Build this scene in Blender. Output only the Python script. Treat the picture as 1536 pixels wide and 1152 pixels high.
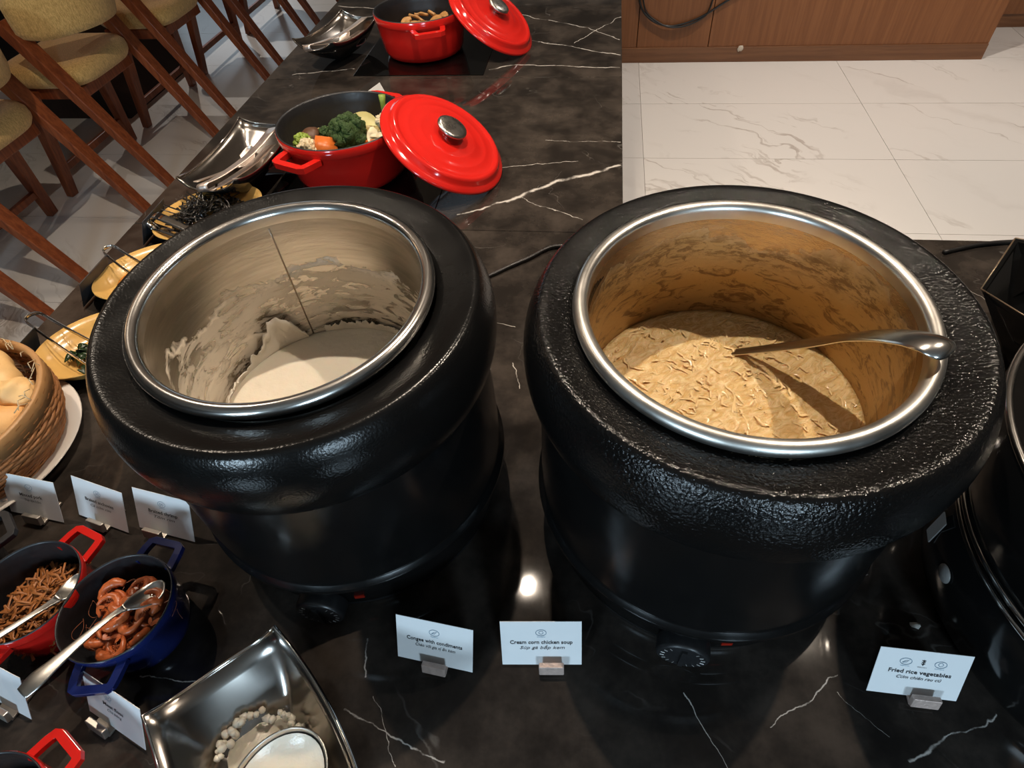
import bpy, bmesh, math, random
from mathutils import Vector, Matrix, noise
random.seed(7)
for o in list(bpy.data.objects): bpy.data.objects.remove(o)
SC = bpy.context.scene
COL = SC.collection
PI = math.pi
# ------------------------------------------------------------------ camera
def make_camera():
    f, cx, cy = 900.0, 782.0, 570.0
    p, r, y = (math.radians(a) for a in (48.42, 4.35, -9.42))
    fwd = Vector((math.sin(y)*math.cos(p), math.cos(y)*math.cos(p), -math.sin(p)))
    rt = Vector((math.cos(y), -math.sin(y), 0)); dn = fwd.cross(rt)
    R = math.cos(r)*rt + math.sin(r)*dn; D = -math.sin(r)*rt + math.cos(r)*dn
    m = Matrix((( R.x, -D.x, -fwd.x, 0), (R.y, -D.y, -fwd.y, 0), (R.z, -D.z, -fwd.z, 0.69), (0, 0, 0, 1)))
    c = bpy.data.cameras.new('camera'); o = bpy.data.objects.new('camera', c); COL.objects.link(o)
    o.matrix_world = m; c.sensor_width = 36; c.lens = f/1536*36
    c.shift_x = -(cx-768)/1536; c.shift_y = -(576-cy)/1536; c.clip_start = 0.02
    SC.camera = o
make_camera()
# ------------------------------------------------------------------ world, lights, exposure
SC.view_settings.view_transform = 'Standard'; SC.view_settings.look = 'None'
SC.view_settings.exposure = 0.0; SC.view_settings.gamma = 1.0; SC.view_settings.use_curve_mapping = False
w = bpy.data.worlds.new('world'); SC.world = w; w.use_nodes = True
w.node_tree.nodes['Background'].inputs[0].default_value = (0.75, 0.85, 1, 1)
w.node_tree.nodes['Background'].inputs[1].default_value = 0.03
CEIL = 1.85
def spot(name, loc, target, power, color=(1, .80, .58), size=95, blend=.7, radius=.016):
    l = bpy.data.lights.new(name, 'SPOT'); l.energy = power; l.color = color; l.spot_size = math.radians(size)
    l.spot_blend = blend; l.shadow_soft_size = radius
    o = bpy.data.objects.new(name, l); COL.objects.link(o); o.location = loc
    o.rotation_euler = (Vector(target)-Vector(loc)).to_track_quat('-Z', 'Y').to_euler()
def area(name, loc, target, power, color, sx, sy):
    l = bpy.data.lights.new(name, 'AREA'); l.energy = power; l.color = color; l.shape = 'RECTANGLE'; l.size = sx; l.size_y = sy
    o = bpy.data.objects.new(name, l); COL.objects.link(o); o.location = loc
    o.rotation_euler = (Vector(target)-Vector(loc)).to_track_quat('-Z', 'Y').to_euler()
WARM = (1, .84, .67)
PALE = (1, .90, .80)
spot('downlight_right', (.87, .94, CEIL-.03), (.6, .7, 0), 80, WARM)
spot('downlight_middle', (-.215, 1.03, CEIL-.03), (-.15, .9, 0), 90, WARM)
spot('downlight_left', (-1.3, 1.1, CEIL-.03), (-1.35, 1.35, -.3), 75, WARM, 110)
spot('downlight_far_middle', (-.3, 2.4, CEIL-.03), (-.3, 2.2, 0), 50, WARM)
spot('downlight_aisle', (1.1, 3.3, CEIL-.03), (1.1, 3.2, -.87), 150, PALE, 110, .8)
spot('downlight_aisle_right', (2.7, 3.1, CEIL-.03), (2.4, 3.0, -.87), 135, PALE, 110, .8)
spot('downlight_table', (-3.8, 2.3, CEIL-.03), (-2.6, 2.7, -.87), 340, (1, .88, .74), 90, .6)
spot('downlight_table_far', (-3.4, 5.6, CEIL-.03), (-2.8, 5.3, -.87), 110, (1, .92, .84), 110, .8)
area('daylight_window_left', (-1.3, -2.6, 1.0), (-.3, .3, .1), 44, (.62, .83, 1), .5, .5)
area('daylight_window_right', (1.1, -2.6, 1.0), (.3, .3, .1), 40, (.62, .83, 1), .5, .5)
area('daylight_window_far', (-4.2, 8.3, .7), (-2.6, 4, -.2), 14, (.72, .87, 1), 2.6, 1.6)
spot('added_panel_light', (-6.6, 3.2, .3), (-3.4, 3.2, 1.8), 650, (1, .72, .45), 60, .8, .1)  # added lamp, lights the unseen timber panel that the counter mirrors
# ------------------------------------------------------------------ node helpers
class NT:
    def __init__(s, name):
        s.m = bpy.data.materials.new(name); s.m.use_nodes = True; s.t = s.m.node_tree; s.t.nodes.clear()
        s.out = s.n('ShaderNodeOutputMaterial'); s.b = s.n('ShaderNodeBsdfPrincipled'); s.l(s.b.outputs[0], s.out.inputs[0])
    def n(s, t, **k):
        x = s.t.nodes.new(t)
        for a, v in k.items(): setattr(x, a, v)
        return x
    def l(s, a, b): s.t.links.new(a, b)
    def set(s, i, v):
        if hasattr(v, 'is_output') or isinstance(v, bpy.types.NodeSocket): s.l(v, i)
        else: i.default_value = v
    def math(s, op, a, b=0.0, c=0.0, clamp=False):
        x = s.n('ShaderNodeMath', operation=op, use_clamp=clamp)
        s.set(x.inputs[0], a); s.set(x.inputs[1], b); s.set(x.inputs[2], c); return x.outputs[0]
    def vec(s, op, a, b=(0, 0, 0)):
        x = s.n('ShaderNodeVectorMath', operation=op); s.set(x.inputs[0], a)
        if op == 'SCALE': s.set(x.inputs[3], b)
        else: s.set(x.inputs[1], b)
        return x.outputs[1] if op in ('DOT_PRODUCT', 'LENGTH', 'DISTANCE') else x.outputs[0]
    def co(s, kind='Object'): return s.n('ShaderNodeTexCoord').outputs[kind]
    def mapp(s, v, scale=(1, 1, 1), rot=(0, 0, 0)):
        x = s.n('ShaderNodeMapping'); s.l(v, x.inputs[0]); x.inputs['Scale'].default_value = scale; x.inputs['Rotation'].default_value = rot; return x.outputs[0]
    def noise(s, v, scale, detail=4, rough=.55, dist=0, color=False):
        x = s.n('ShaderNodeTexNoise'); s.l(v, x.inputs['Vector']); x.inputs['Scale'].default_value = scale
        x.inputs['Detail'].default_value = detail; x.inputs['Roughness'].default_value = rough; x.inputs['Distortion'].default_value = dist
        return x.outputs['Color' if color else 'Fac']
    def ramp(s, v, stops):
        x = s.n('ShaderNodeValToRGB'); s.l(v, x.inputs[0]); e = x.color_ramp.elements
        while len(e) < len(stops): e.new(.5)
        for i, (p, c) in enumerate(stops): e[i].position = p; e[i].color = (*c, 1) if len(c) == 3 else c
        return x.outputs[0]
    def mr(s, v, a, b, c=0., d=1., smooth=True):
        x = s.n('ShaderNodeMapRange'); x.interpolation_type = 'SMOOTHSTEP' if smooth else 'LINEAR'
        s.set(x.inputs[0], v)
        for i, q in zip((1, 2, 3, 4), (a, b, c, d)): s.set(x.inputs[i], q)
        return x.outputs[0]
    def mix(s, f, a, b):
        x = s.n('ShaderNodeMix', data_type='RGBA'); s.set(x.inputs[0], f)
        for i, q in ((6, a), (7, b)):
            if isinstance(q, bpy.types.NodeSocket): s.l(q, x.inputs[i])
            else: x.inputs[i].default_value = (*q, 1)
        return x.outputs[2]
    def bump(s, h, strength=.3, dist=.01):
        x = s.n('ShaderNodeBump'); s.l(h, x.inputs['Height']); x.inputs['Strength'].default_value = strength; x.inputs['Distance'].default_value = dist
        s.l(x.outputs[0], s.b.inputs['Normal'])
    def p(s, color=None, rough=None, metal=None, **k):
        for nm, v in (('Base Color', color), ('Roughness', rough), ('Metallic', metal)):
            if v is None: continue
            if nm == 'Base Color' and isinstance(v, tuple): v = (*v, 1)
            s.set(s.b.inputs[nm], v)
        for a, v in k.items(): s.set(s.b.inputs[a.replace('_', ' ')], (*v, 1) if isinstance(v, tuple) and len(v) == 3 else v)
        return s.m
def simple(name, color, rough=.5, metal=0., nscale=30, var=.12, bump=0., bscale=None, bdist=.002, **k):
    t = NT(name); c = t.co(); n = t.noise(c, nscale, 4)
    d = tuple(max(0, a*(1-var)) for a in color); u = tuple(a*(1+var) for a in color)
    col = t.mix(n, d, u)
    r = t.mr(t.noise(c, nscale*.6, 3), .3, .7, max(.02, rough*.85), rough*1.15)
    if bump: t.bump(t.noise(c, bscale or nscale*3, 3), bump, bdist)
    return t.p(col, r, metal, **k)
# ------------------------------------------------------------------ materials
VEINS = [(-0.275,1.046,-0.184,1.098,0.0065),(-0.184,1.098,-0.085,1.179,0.0116),(-0.085,1.179,-0.022,1.208,0.0139),(-0.022,1.208,0.053,1.251,0.0112),(-0.151,1.117,-0.026,1.033,0.0037),(-0.213,1.233,-0.046,1.261,0.0031),(-0.299,2.234,-0.053,2.088,0.0066),(-0.053,2.088,0.054,1.984,0.0047),(-0.219,1.989,0.052,1.871,0.0059),(-0.313,1.776,-0.244,1.807,0.0056),(-0.244,1.807,0.052,1.781,0.0056),(-0.897,1.75,-0.723,1.785,0.0060),(-0.949,2.345,-0.807,2.316,0.0075),(-0.234,0.129,-0.184,0.114,0.0026),(-0.184,0.114,-0.122,0.097,0.0026),(-0.23,0.208,-0.218,0.169,0.0027),(-0.202,0.146,-0.172,0.088,0.0013),(-0.471,0.148,-0.412,0.143,0.0024),(-0.412,0.143,-0.379,0.149,0.0023),(0.115,0.186,0.135,0.148,0.0021),(0.135,0.148,0.155,0.121,0.0016),(0.201,0.16,0.274,0.209,0.0022),(0.323,0.138,0.365,0.168,0.0040),(0.365,0.168,0.416,0.198,0.0024),(0.265,0.28,0.335,0.325,0.0023),(0.272,0.191,0.311,0.158,0.0011),(-0.122,0.638,-0.102,0.584,0.0020),(-0.155,0.728,-0.121,0.722,0.0015),(-0.122,1.362,0.053,1.351,0.0033),(-0.089,1.962,0.053,2.184,0.0047),(-0.615,1.016,-0.606,1.092,0.0030),(0.592,0.913,0.647,0.827,0.0014)]
def black_marble():
    t = NT('black_marble'); c = t.co()
    d1 = t.vec('SCALE', t.vec('SUBTRACT', t.noise(c, 11, 3, color=True), (.5, .5, .5)), .035)
    d2 = t.vec('SCALE', t.vec('SUBTRACT', t.noise(c, 70, 3, color=True), (.5, .5, .5)), .007)
    P = t.vec('MULTIPLY', t.vec('ADD', t.vec('ADD', c, d1), d2), (1, 1, 0))
    brk = t.mr(t.noise(c, 26, 5, .65), .36, .56)
    tot = None
    for x0, y0, x1, y1, wd in VEINS:
        A = (x0, y0, 0); ba = (x1-x0, y1-y0, 0); L2 = ba[0]**2+ba[1]**2
        pa = t.vec('SUBTRACT', P, A); h = t.math('MULTIPLY', t.vec('DOT_PRODUCT', pa, ba), 1/L2, clamp=True)
        sx = t.n('ShaderNodeVectorMath', operation='SCALE'); sx.inputs[0].default_value = ba; t.l(h, sx.inputs[3])
        d = t.vec('LENGTH', t.vec('SUBTRACT', pa, sx.outputs[0]))
        fct = t.mr(d, 0., wd*(.55 if wd > .005 else .42), 1., 0.)
        tot = fct if tot is None else t.math('MAXIMUM', tot, fct)
    tot = t.math('MULTIPLY', tot, t.math('ADD', t.math('MULTIPLY', brk, .9), .1))
    # faint hairline veins
    q = t.noise(P, 5, 3, .5, 1.2)
    hair = t.mr(t.math('ABSOLUTE', t.math('SUBTRACT', q, .5)), 0, .006, 1, 0)
    hair = t.math('MULTIPLY', hair, t.math('MULTIPLY', t.mr(t.noise(c, 6, 2), .52, .7), .12))
    tot = t.math('MAXIMUM', tot, hair)
    base = t.mix(t.mr(t.noise(c, 9, 6, .65), .35, .75), (.016, .0135, .012), (.060, .049, .041))
    col = t.mix(tot, base, (.62, .59, .55))
    r = t.mr(t.noise(c, 7, 5, .6), .3, .75, .025, .06)
    return t.p(col, r, 0., IOR=1.45)
def white_marble(name='white_marble_tile'):
    t = NT(name); c = t.co(); oi = t.n('ShaderNodeObjectInfo')
    off = t.vec('SCALE', oi.outputs['Location'], 1.37)
    v = t.vec('ADD', c, off); v = t.mapp(v, (1, 1, 1), (0, 0, .75))
    d = t.vec('SCALE', t.vec('SUBTRACT', t.noise(v, 2.2, 4, color=True), (.5, .5, .5)), .5)
    v2 = t.mapp(t.vec('ADD', v, d), (.42, 2.8, 1))
    n = t.noise(v2, 1.1, 6, .6, .4)
    vein = t.mr(t.math('ABSOLUTE', t.math('SUBTRACT', n, .5)), 0, .022, 1, 0)
    vein = t.math('MULTIPLY', vein, t.mr(t.noise(v, 1.4, 3), .45, .68))
    cloud = t.mr(t.noise(v2, .9, 5, .6), .55, .8, 0, .3)
    fac = t.math('ADD', t.math('MULTIPLY', vein, .6), cloud, clamp=True)
    col = t.mix(fac, (.72, .69, .655), (.30, .245, .205))
    return t.p(col, .22, 0.)
def wood(name, dark, light, axis=2, scale=1., rough=.35, gloss=None):
    t = NT(name); c = t.co(); s = [22*scale]*3; s[axis] = .7*scale
    v = t.mapp(c, tuple(s)); d = t.vec('SCALE', t.vec('SUBTRACT', t.noise(c, 3*scale, 3, color=True), (.5, .5, .5)), .35)
    n = t.noise(t.vec('ADD', v, d), 2.2, 6, .6, .15)
    n2 = t.noise(v, 14, 3)
    f = t.mr(t.math('ADD', t.math('MULTIPLY', n, .8), t.math('MULTIPLY', n2, .2)), .35, .65)
    t.bump(n2, .05, .001)
    return t.p(t.mix(f, dark, light), rough, 0.)
M = {}
M['counter'] = black_marble()
M['tile'] = white_marble()
M['grout'] = simple('grout', (.2, .16, .13), .8)
M['wall'] = simple('plaster_wall', (.42, .38, .33), .8)
M['ceiling'] = simple('ceiling_paint', (.30, .27, .24), .8)
M['cabwood'] = wood('teak_panel', (.20, .070, .021), (.265, .100, .033), 2, 1.0, .4)
M['cabbase'] = wood('teak_baseboard', (.15, .06, .024), (.22, .095, .04), 0, 1.0, .4)
M['chairwood'] = wood('chair_wood', (.175, .040, .013), (.31, .083, .027), 2, 1.6, .38)
M['darkwood'] = wood('dark_wood', (.012, .006, .004), (.025, .012, .008), 2, 1.2, .4)
def fabric():
    t = NT('tan_woven_fabric'); c = t.co(); v = t.mapp(c, (60, 60, 16))
    n = t.noise(v, 3, 4, .7); f = t.noise(c, 260, 2)
    t.bump(t.math('ADD', n, f), .5, .004)
    return t.p(t.mix(t.mr(t.math('ADD', t.math('MULTIPLY', n, .7), t.math('MULTIPLY', f, .3)), .3, .7), (.46, .26, .072), (.82, .53, .19)), .95, 0., Sheen_Weight=.25)
M['fabric'] = fabric()
def kettle_black(name, wet, cell=480, dist=.0007, rg=(.18, .29)):
    t = NT(name); c = t.co()
    vo = t.n('ShaderNodeTexVoronoi', feature='SMOOTH_F1'); t.l(c, vo.inputs['Vector']); vo.inputs['Scale'].default_value = cell
    h = t.math('ADD', vo.outputs['Distance'], t.math('MULTIPLY', t.noise(c, 700, 2), .6))
    sep = t.n('ShaderNodeSeparateXYZ'); t.l(c, sep.inputs[0])
    t.bump(h, wet, dist)
    wear = t.mr(t.noise(c, 60, 6, .75), .71, .78)
    col = t.mix(t.math('MULTIPLY', wear, .35), (.0045, .0043, .0042), (.10, .08, .065))
    r = t.mr(t.noise(c, 16, 4), .3, .7, *rg)
    return t.p(col, r, 0., Specular_IOR_Level=.30)
M['kettleL'] = kettle_black('kettle_enamel_worn', .22)
M['kettleR'] = kettle_black('kettle_enamel_pebbled', .65, 400, .0009, (.12, .20))
M['kbody'] = simple('kettle_body_paint', (.005, .0048, .0048), .22, 0., 60, .2, .10, 420, .0004, Specular_IOR_Level=.35)
M['plastic'] = simple('black_plastic', (.014, .014, .015), .38, 0., 80)
M['steel'] = simple('brushed_steel', (.62, .60, .57), .2, 1., 25, .1)
M['steel_dull'] = simple('dull_steel', (.60, .58, .54), .34, 1., 40, .15, .1, 160, .0006)
M['spoonsteel'] = simple('satin_steel', (.88, .76, .68), .42, 1., 25, .08)
M['dishsteel'] = simple('worn_dish_steel', (.36, .335, .31), .2, 1., 25, .12)
M['chrome'] = simple('polished_steel', (.72, .70, .67), .1, 1., 20, .06)
def pot_left():
    t = NT('steel_with_congee_film'); c = t.co(); sep = t.n('ShaderNodeSeparateXYZ'); t.l(c, sep.inputs[0]); z = sep.outputs[2]
    n1 = t.noise(c, 11, 5, .6); n2 = t.noise(t.mapp(c, (1, 1, 3)), 26, 5, .7, .6)
    top = t.math('ADD', .205, t.math('MULTIPLY', n1, .11))
    zone = t.mr(t.math('SUBTRACT', top, z), -.002, .004)
    edge = t.mr(t.math('ABSOLUTE', t.math('SUBTRACT', top, z)), 0, .008, 1, 0)
    patch = t.mr(n2, .44, .54)
    band = t.mr(t.math('ABSOLUTE', t.math('SUBTRACT', t.math('ADD', z, t.math('MULTIPLY', n1, .05)), .225)), 0, .012, 1, 0)
    film = t.math('MAXIMUM', t.math('MULTIPLY', zone, t.math('ADD', t.math('MULTIPLY', patch, .60), .06)), t.math('MULTIPLY', edge, t.mr(n2, .40, .52)))
    film = t.math('MAXIMUM', film, t.math('MULTIPLY', t.math('MULTIPLY', band, patch), .9))
    streak = t.noise(t.mapp(c, (1, 1, 14)), 18, 3)
    col = t.mix(film, t.mix(streak, (.32, .285, .24), (.62, .57, .50)), (.70, .62, .51))
    t.bump(t.math('ADD', film, t.math('MULTIPLY', n2, .4)), .25, .003)
    return t.p(col, t.mr(film, 0, 1, .26, .6), t.mr(film, 0, 1, 1., .0))
def pot_right():
    t = NT('steel_soup_film_and_reflection'); c = t.co(); sep = t.n('ShaderNodeSeparateXYZ'); t.l(c, sep.inputs[0]); z = sep.outputs[2]
    n1 = t.noise(c, 9, 5, .6); n2 = t.noise(t.mapp(c, (1, 1, 2.6)), 30, 6, .72, 1.2); n3 = t.noise(t.mapp(c, (1, 1, 3)), 75, 4, .7)
    top = t.math('ADD', .268, t.math('MULTIPLY', n1, .10))
    zone = t.mr(t.math('SUBTRACT', top, z), -.003, .012)
    dk = t.math('MULTIPLY', t.mr(n2, .50, .62), zone)
    band = t.mr(t.math('ABSOLUTE', t.math('SUBTRACT', z, t.math('ADD', .275, t.math('MULTIPLY', n1, .05)))), 0, .02, 1, 0)
    dk = t.math('MAXIMUM', dk, t.math('MULTIPLY', band, t.mr(n3, .46, .58)))
    c1 = t.mix(t.math('ADD', t.math('MULTIPLY', zone, .7), .2), (.62, .50, .33), (.44, .26, .085))  # golden tint holds the brown film plus the soup's painted-in reflection
    col = t.mix(t.math('MULTIPLY', dk, .75), c1, (.13, .062, .02))
    t.bump(t.math('ADD', n2, n3), .25, .003)
    return t.p(col, t.mr(zone, 0, 1, .22, .40), t.mr(zone, 0, 1, .95, .6))
M['potL'] = pot_left(); M['potR'] = pot_right()
def congee():
    t = NT('rice_congee'); c = t.co(); n = t.noise(c, 90, 4, .6); n2 = t.noise(c, 14, 3)
    t.bump(t.math('ADD', n, t.math('MULTIPLY', n2, 1.5)), .35, .003)
    return t.p(t.mix(n2, (.68, .61, .50), (.80, .73, .62)), .28, 0., Subsurface_Weight=.1)
M['congee'] = congee()
M['skin'] = simple('congee_skin', (.62, .57, .49), .4, 0., 40, .15, .3, 120, .002)
def soup():
    t = NT('corn_soup'); c = t.co(); v = t.mapp(c, (1, 1, 1), (0, 0, .9))
    n = t.noise(t.mapp(v, (2.2, 1, 1)), 46, 5, .65, 1.8); n2 = t.noise(c, 13, 3)
    t.bump(n, .7, .006)
    return t.p(t.mix(t.mr(n, .35, .68), (.62, .39, .15), (.80, .60, .33)), .16, 0., Subsurface_Weight=.12)
M['soup'] = soup()
M['strand'] = simple('egg_strand', (.70, .50, .25), .16, 0., 60, .15)
M['red'] = simple('red_enamel', (.62, .016, .011), .13, 0., 12, .1, Coat_Weight=.5)
M['blue'] = simple('blue_enamel', (.008, .016, .10), .16, 0., 12, .1, Coat_Weight=.5)
M['enamel_black'] = simple('matte_black_enamel', (.014, .014, .016), .42, 0., 200, .3, .15, 500, .0005)
M['bowlblack'] = simple('black_lacquer', (.006, .006, .006), .14, 0., 20)
M['knobsteel'] = simple('pitted_steel_knob', (.5, .48, .45), .3, 1., 60, .25, .4, 140, .0015)
M['ceramic_yellow'] = simple('yellow_glaze', (.60, .36, .11), .24, 0., 14, .14)
M['ceramic_white'] = simple('white_glaze', (.66, .61, .56), .2, 0., 10, .05)
M['card'] = simple('card_paper', (.80, .82, .83), .7, 0., 60, .02)
M['cardback'] = simple('card_back_paper', (.035, .04, .05), .6, 0., 60, .05)
M['ink'] = simple('black_ink', (.02, .02, .025), .6)
M['inkgrey'] = simple('grey_ink', (.07, .07, .08), .6)
M['inkblue'] = simple('blue_ink', (.10, .28, .42), .6)
M['holder'] = simple('hammered_copper_block', (.52, .40, .35), .45, .35, 120, .3, .5, 300, .0015)
M['holder_silver'] = simple('brushed_metal_clip', (.48, .44, .39), .35, .8, 60, .15)
M['holder_navy'] = simple('navy_clip', (.012, .02, .035), .35)
M['basket'] = simple('rattan', (.30, .125, .042), .55, 0., 60, .35, .4, 200, .002)
M['basketrim'] = simple('rattan_rim', (.42, .22, .085), .5, 0., 50, .25, .3, 160, .001)
M['bread'] = simple('bread_crust', (.66, .36, .13), .6, 0., 26, .35, .3, 90, .003)
M['bread2'] = simple('pale_bread', (.74, .47, .20), .6, 0., 22, .25, .3, 80, .003)
M['glass'] = simple('hob_glass', (.003, .003, .003), .04, 0., 5)
M['lidglass'] = simple('dark_lid_glass', (.004, .004, .004), .05, 0., 5)
M['broccoli'] = simple('broccoli_green', (.030, .070, .009), .6, 0., 160, .7, 1., 300, .005)
M['lime'] = simple('stalk_green', (.25, .34, .05), .5, 0., 40, .25)
M['cauli'] = simple('cauliflower_white', (.66, .55, .36), .6, 0., 90, .2, .8, 230, .004)
M['carrot'] = simple('carrot_orange', (.62, .15, .025), .4, 0., 30, .2)
M['mushroom'] = simple('mushroom_brown', (.10, .045, .022), .5, 0., 40, .35)
M['courgette'] = simple('courgette_slice', (.52, .47, .19), .4, 0., 40, .25)
M['onion'] = simple('onion_slice', (.68, .60, .40), .35, 0., 30, .15)
M['nut'] = simple('fried_mushroom', (.50, .26, .09), .45, 0., 50, .35)
M['seaweed'] = simple('black_seaweed', (.010, .008, .006), .3, 0., 60, .4)
M['greens'] = simple('dark_greens', (.012, .03, .008), .35, 0., 60, .5)
M['floss'] = simple('fried_shred', (.34, .12, .03), .45, 0., 80, .5)
M['shrimp'] = simple('braised_shrimp', (.46, .11, .032), .3, 0., 60, .45, .4, 120, .002)
M['antenna'] = simple('shrimp_antenna', (.36, .12, .05), .4)
M['lamp'] = simple('red_pilot_lamp', (.28, .014, .006), .2, 0.)
M['cable'] = simple('black_cable', (.012, .011, .011), .4)
M['sticker'] = simple('silver_sticker', (.35, .34, .33), .4, .3)
M['chip'] = simple('bare_chip', (.6, .52, .42), .8)
M['oil'] = simple('chilli_oil', (.55, .18, .03), .12)
M['goldline'] = simple('worn_edge', (.30, .22, .15), .3, .6)
M['thread'] = simple('pale_thread', (.52, .40, .24), .7)
M['vegbed'] = simple('chopped_vegetables', (.40, .31, .12), .4, 0., 34, .75, .6, 90, .006)
M['grain'] = simple('white_crumb', (.7, .68, .62), .6)
# ------------------------------------------------------------------ mesh helpers
def obj(name, vf, mat, parent=None, smooth=True, loc=None, rot=None):
    v, f = vf
    me = bpy.data.meshes.new(name); me.from_pydata([tuple(a) for a in v], [], [tuple(a) for a in f])
    bm = bmesh.new(); bm.from_mesh(me); bmesh.ops.recalc_face_normals(bm, faces=bm.faces); bm.to_mesh(me); bm.free()
    if isinstance(mat, (list, tuple)):
        for m in mat: me.materials.append(m)
    elif mat: me.materials.append(mat)
    if smooth: me.polygons.foreach_set('use_smooth', [True]*len(me.polygons))
    o = bpy.data.objects.new(name, me); COL.objects.link(o)
    if parent: o.parent = parent
    if loc: o.location = loc
    if rot: o.rotation_euler = rot
    return o
def link_copy(o, parent=None, name=None):
    c = o.copy(); COL.objects.link(c); c.parent = parent; return c
def tag(o, label, cat, group=None, kind=None):
    if label: o['label'] = label
    if cat: o['category'] = cat
    if group: o['group'] = group
    if kind: o['kind'] = kind
    return o
def empty(name, loc, label, cat, group=None, rz=0, kind=None):
    o = bpy.data.objects.new(name, None); COL.objects.link(o); o.location = loc; o.rotation_euler = (0, 0, rz); o.empty_display_size = .05
    return tag(o, label, cat, group, kind)
def bevel(o, w=.002, seg=2):
    m = o.modifiers.new('bevel', 'BEVEL'); m.width = w; m.segments = seg; m.limit_method = 'ANGLE'; return o
def subsurf(o, n=1):
    m = o.modifiers.new('subdivision', 'SUBSURF'); m.levels = n; m.render_levels = n; return o
def solid(o, t, off=-1, mo=0):
    m = o.modifiers.new('solidify', 'SOLIDIFY'); m.thickness = t; m.offset = off; m.material_offset = mo; return o
def join(*parts):
    V, F = [], []
    for v, f in parts:
        k = len(V); V += list(v); F += [tuple(i+k for i in q) for q in f]
    return V, F
def xf(vf, m): return [m @ Vector(a) for a in vf[0]], vf[1]
def box(c, s):
    x, y, z = c; a, b, d = s[0]/2, s[1]/2, s[2]/2
    v = [(x+i*a, y+j*b, z+k*d) for i in (-1, 1) for j in (-1, 1) for k in (-1, 1)]
    return v, [(0, 1, 3, 2), (4, 6, 7, 5), (0, 4, 5, 1), (2, 3, 7, 6), (0, 2, 6, 4), (1, 5, 7, 3)]
def lathe(prof, n=64, c=(0, 0), ex=1., ey=1.):
    V, F, rings = [], [], []
    for r, z in prof:
        if r < 1e-6: rings.append([len(V)]); V.append((c[0], c[1], z))
        else:
            rings.append(list(range(len(V), len(V)+n)))
            V += [(c[0]+ex*r*math.cos(2*PI*i/n), c[1]+ey*r*math.sin(2*PI*i/n), z) for i in range(n)]
    for a, b in zip(rings, rings[1:]):
        for i in range(n):
            j = (i+1) % n
            if len(a) == 1 and len(b) == 1: continue
            if len(a) == 1: F.append((a[0], b[i], b[j]))
            elif len(b) == 1: F.append((a[i], b[0], a[j]))
            else: F.append((a[i], b[i], b[j], a[j]))
    return V, F
def smooth_prof(p, it=1):
    for _ in range(it):
        q = [p[0]]
        for a, b in zip(p, p[1:]):
            q.append((a[0]*.75+b[0]*.25, a[1]*.75+b[1]*.25)); q.append((a[0]*.25+b[0]*.75, a[1]*.25+b[1]*.75))
        q.append(p[-1]); p = q
    return p
def spline(pts, k=6):
    P = [Vector(p) for p in pts]; out = []
    for i in range(len(P)-1):
        a, b, c, d = P[max(i-1, 0)], P[i], P[i+1], P[min(i+2, len(P)-1)]
        for j in range(k):
            t = j/k; out.append(.5*((2*b)+(c-a)*t+(2*a-5*b+4*c-d)*t*t+(3*b-a-3*c+d)*t**3))
    out.append(P[-1]); return out
def tube(pts, rad, n=8, closed=False, sq=None):
    """sweep; rad scalar or list; sq=(a,b) gives a rectangular section a wide, b high with world z as up"""
    P = [Vector(p) for p in pts]; m = len(P); R = rad if isinstance(rad, (list, tuple)) else [rad]*m
    V, F = [], []; up = None
    for i, p in enumerate(P):
        t = (P[(i+1) % m]-P[i-1]) if closed else (P[min(i+1, m-1)]-P[max(i-1, 0)])
        t.normalize()
        if up is None:
            up = Vector((0, 0, 1)) if abs(t.z) < .9 else Vector((1, 0, 0))
        s = t.cross(up)
        if s.length < 1e-5: s = t.orthogonal()
        s.normalize(); u = s.cross(t).normalized()
        if not sq: up = u
        if sq:
            a, b = sq[0]/2*R[i], sq[1]/2*R[i]
            V += [p+s*x*a+u*y*b for x, y in ((-1, -1), (1, -1), (1, 1), (-1, 1))]
        else: V += [p+(s*math.cos(2*PI*k/n)+u*math.sin(2*PI*k/n))*R[i] for k in range(n)]
    if sq: n = 4
    for i in range(m if closed else m-1):
        j = (i+1) % m
        for k in range(n): F.append((i*n+k, i*n+(k+1) % n, j*n+(k+1) % n, j*n+k))
    if not closed: F.append(tuple(range(n))[::-1]); F.append(tuple((m-1)*n+k for k in range(n)))
    return V, F
def ribbon(path, k=5, nw=5, up=(0, 0, 1), side=None):
    """path rows (x,y,z,halfwidth,cup): a strip, cupped upwards at its edges"""
    S = [Vector(p[:3]) for p in path]; P = spline(S, k)
    W = [w.x for w in spline([(p[3], 0, 0) for p in path], k)]; C = [w.x for w in spline([(p[4], 0, 0) for p in path], k)]
    V, F = [], []; U = Vector(up)
    for i, p in enumerate(P):
        t = (P[min(i+1, len(P)-1)]-P[max(i-1, 0)]).normalized(); s = t.cross(U)
        if s.length < 1e-4: s = t.orthogonal()
        s.normalize()
        if side: s = Vector(side).normalized()
        u = s.cross(t).normalized()
        for q in range(nw):
            x = -1+2*q/(nw-1); V.append(p+s*x*max(W[i], 1e-4)+u*C[i]*(x*x-1))
    for i in range(len(P)-1):
        for q in range(nw-1): F.append((i*nw+q, i*nw+q+1, (i+1)*nw+q+1, (i+1)*nw+q))
    return V, F
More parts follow.
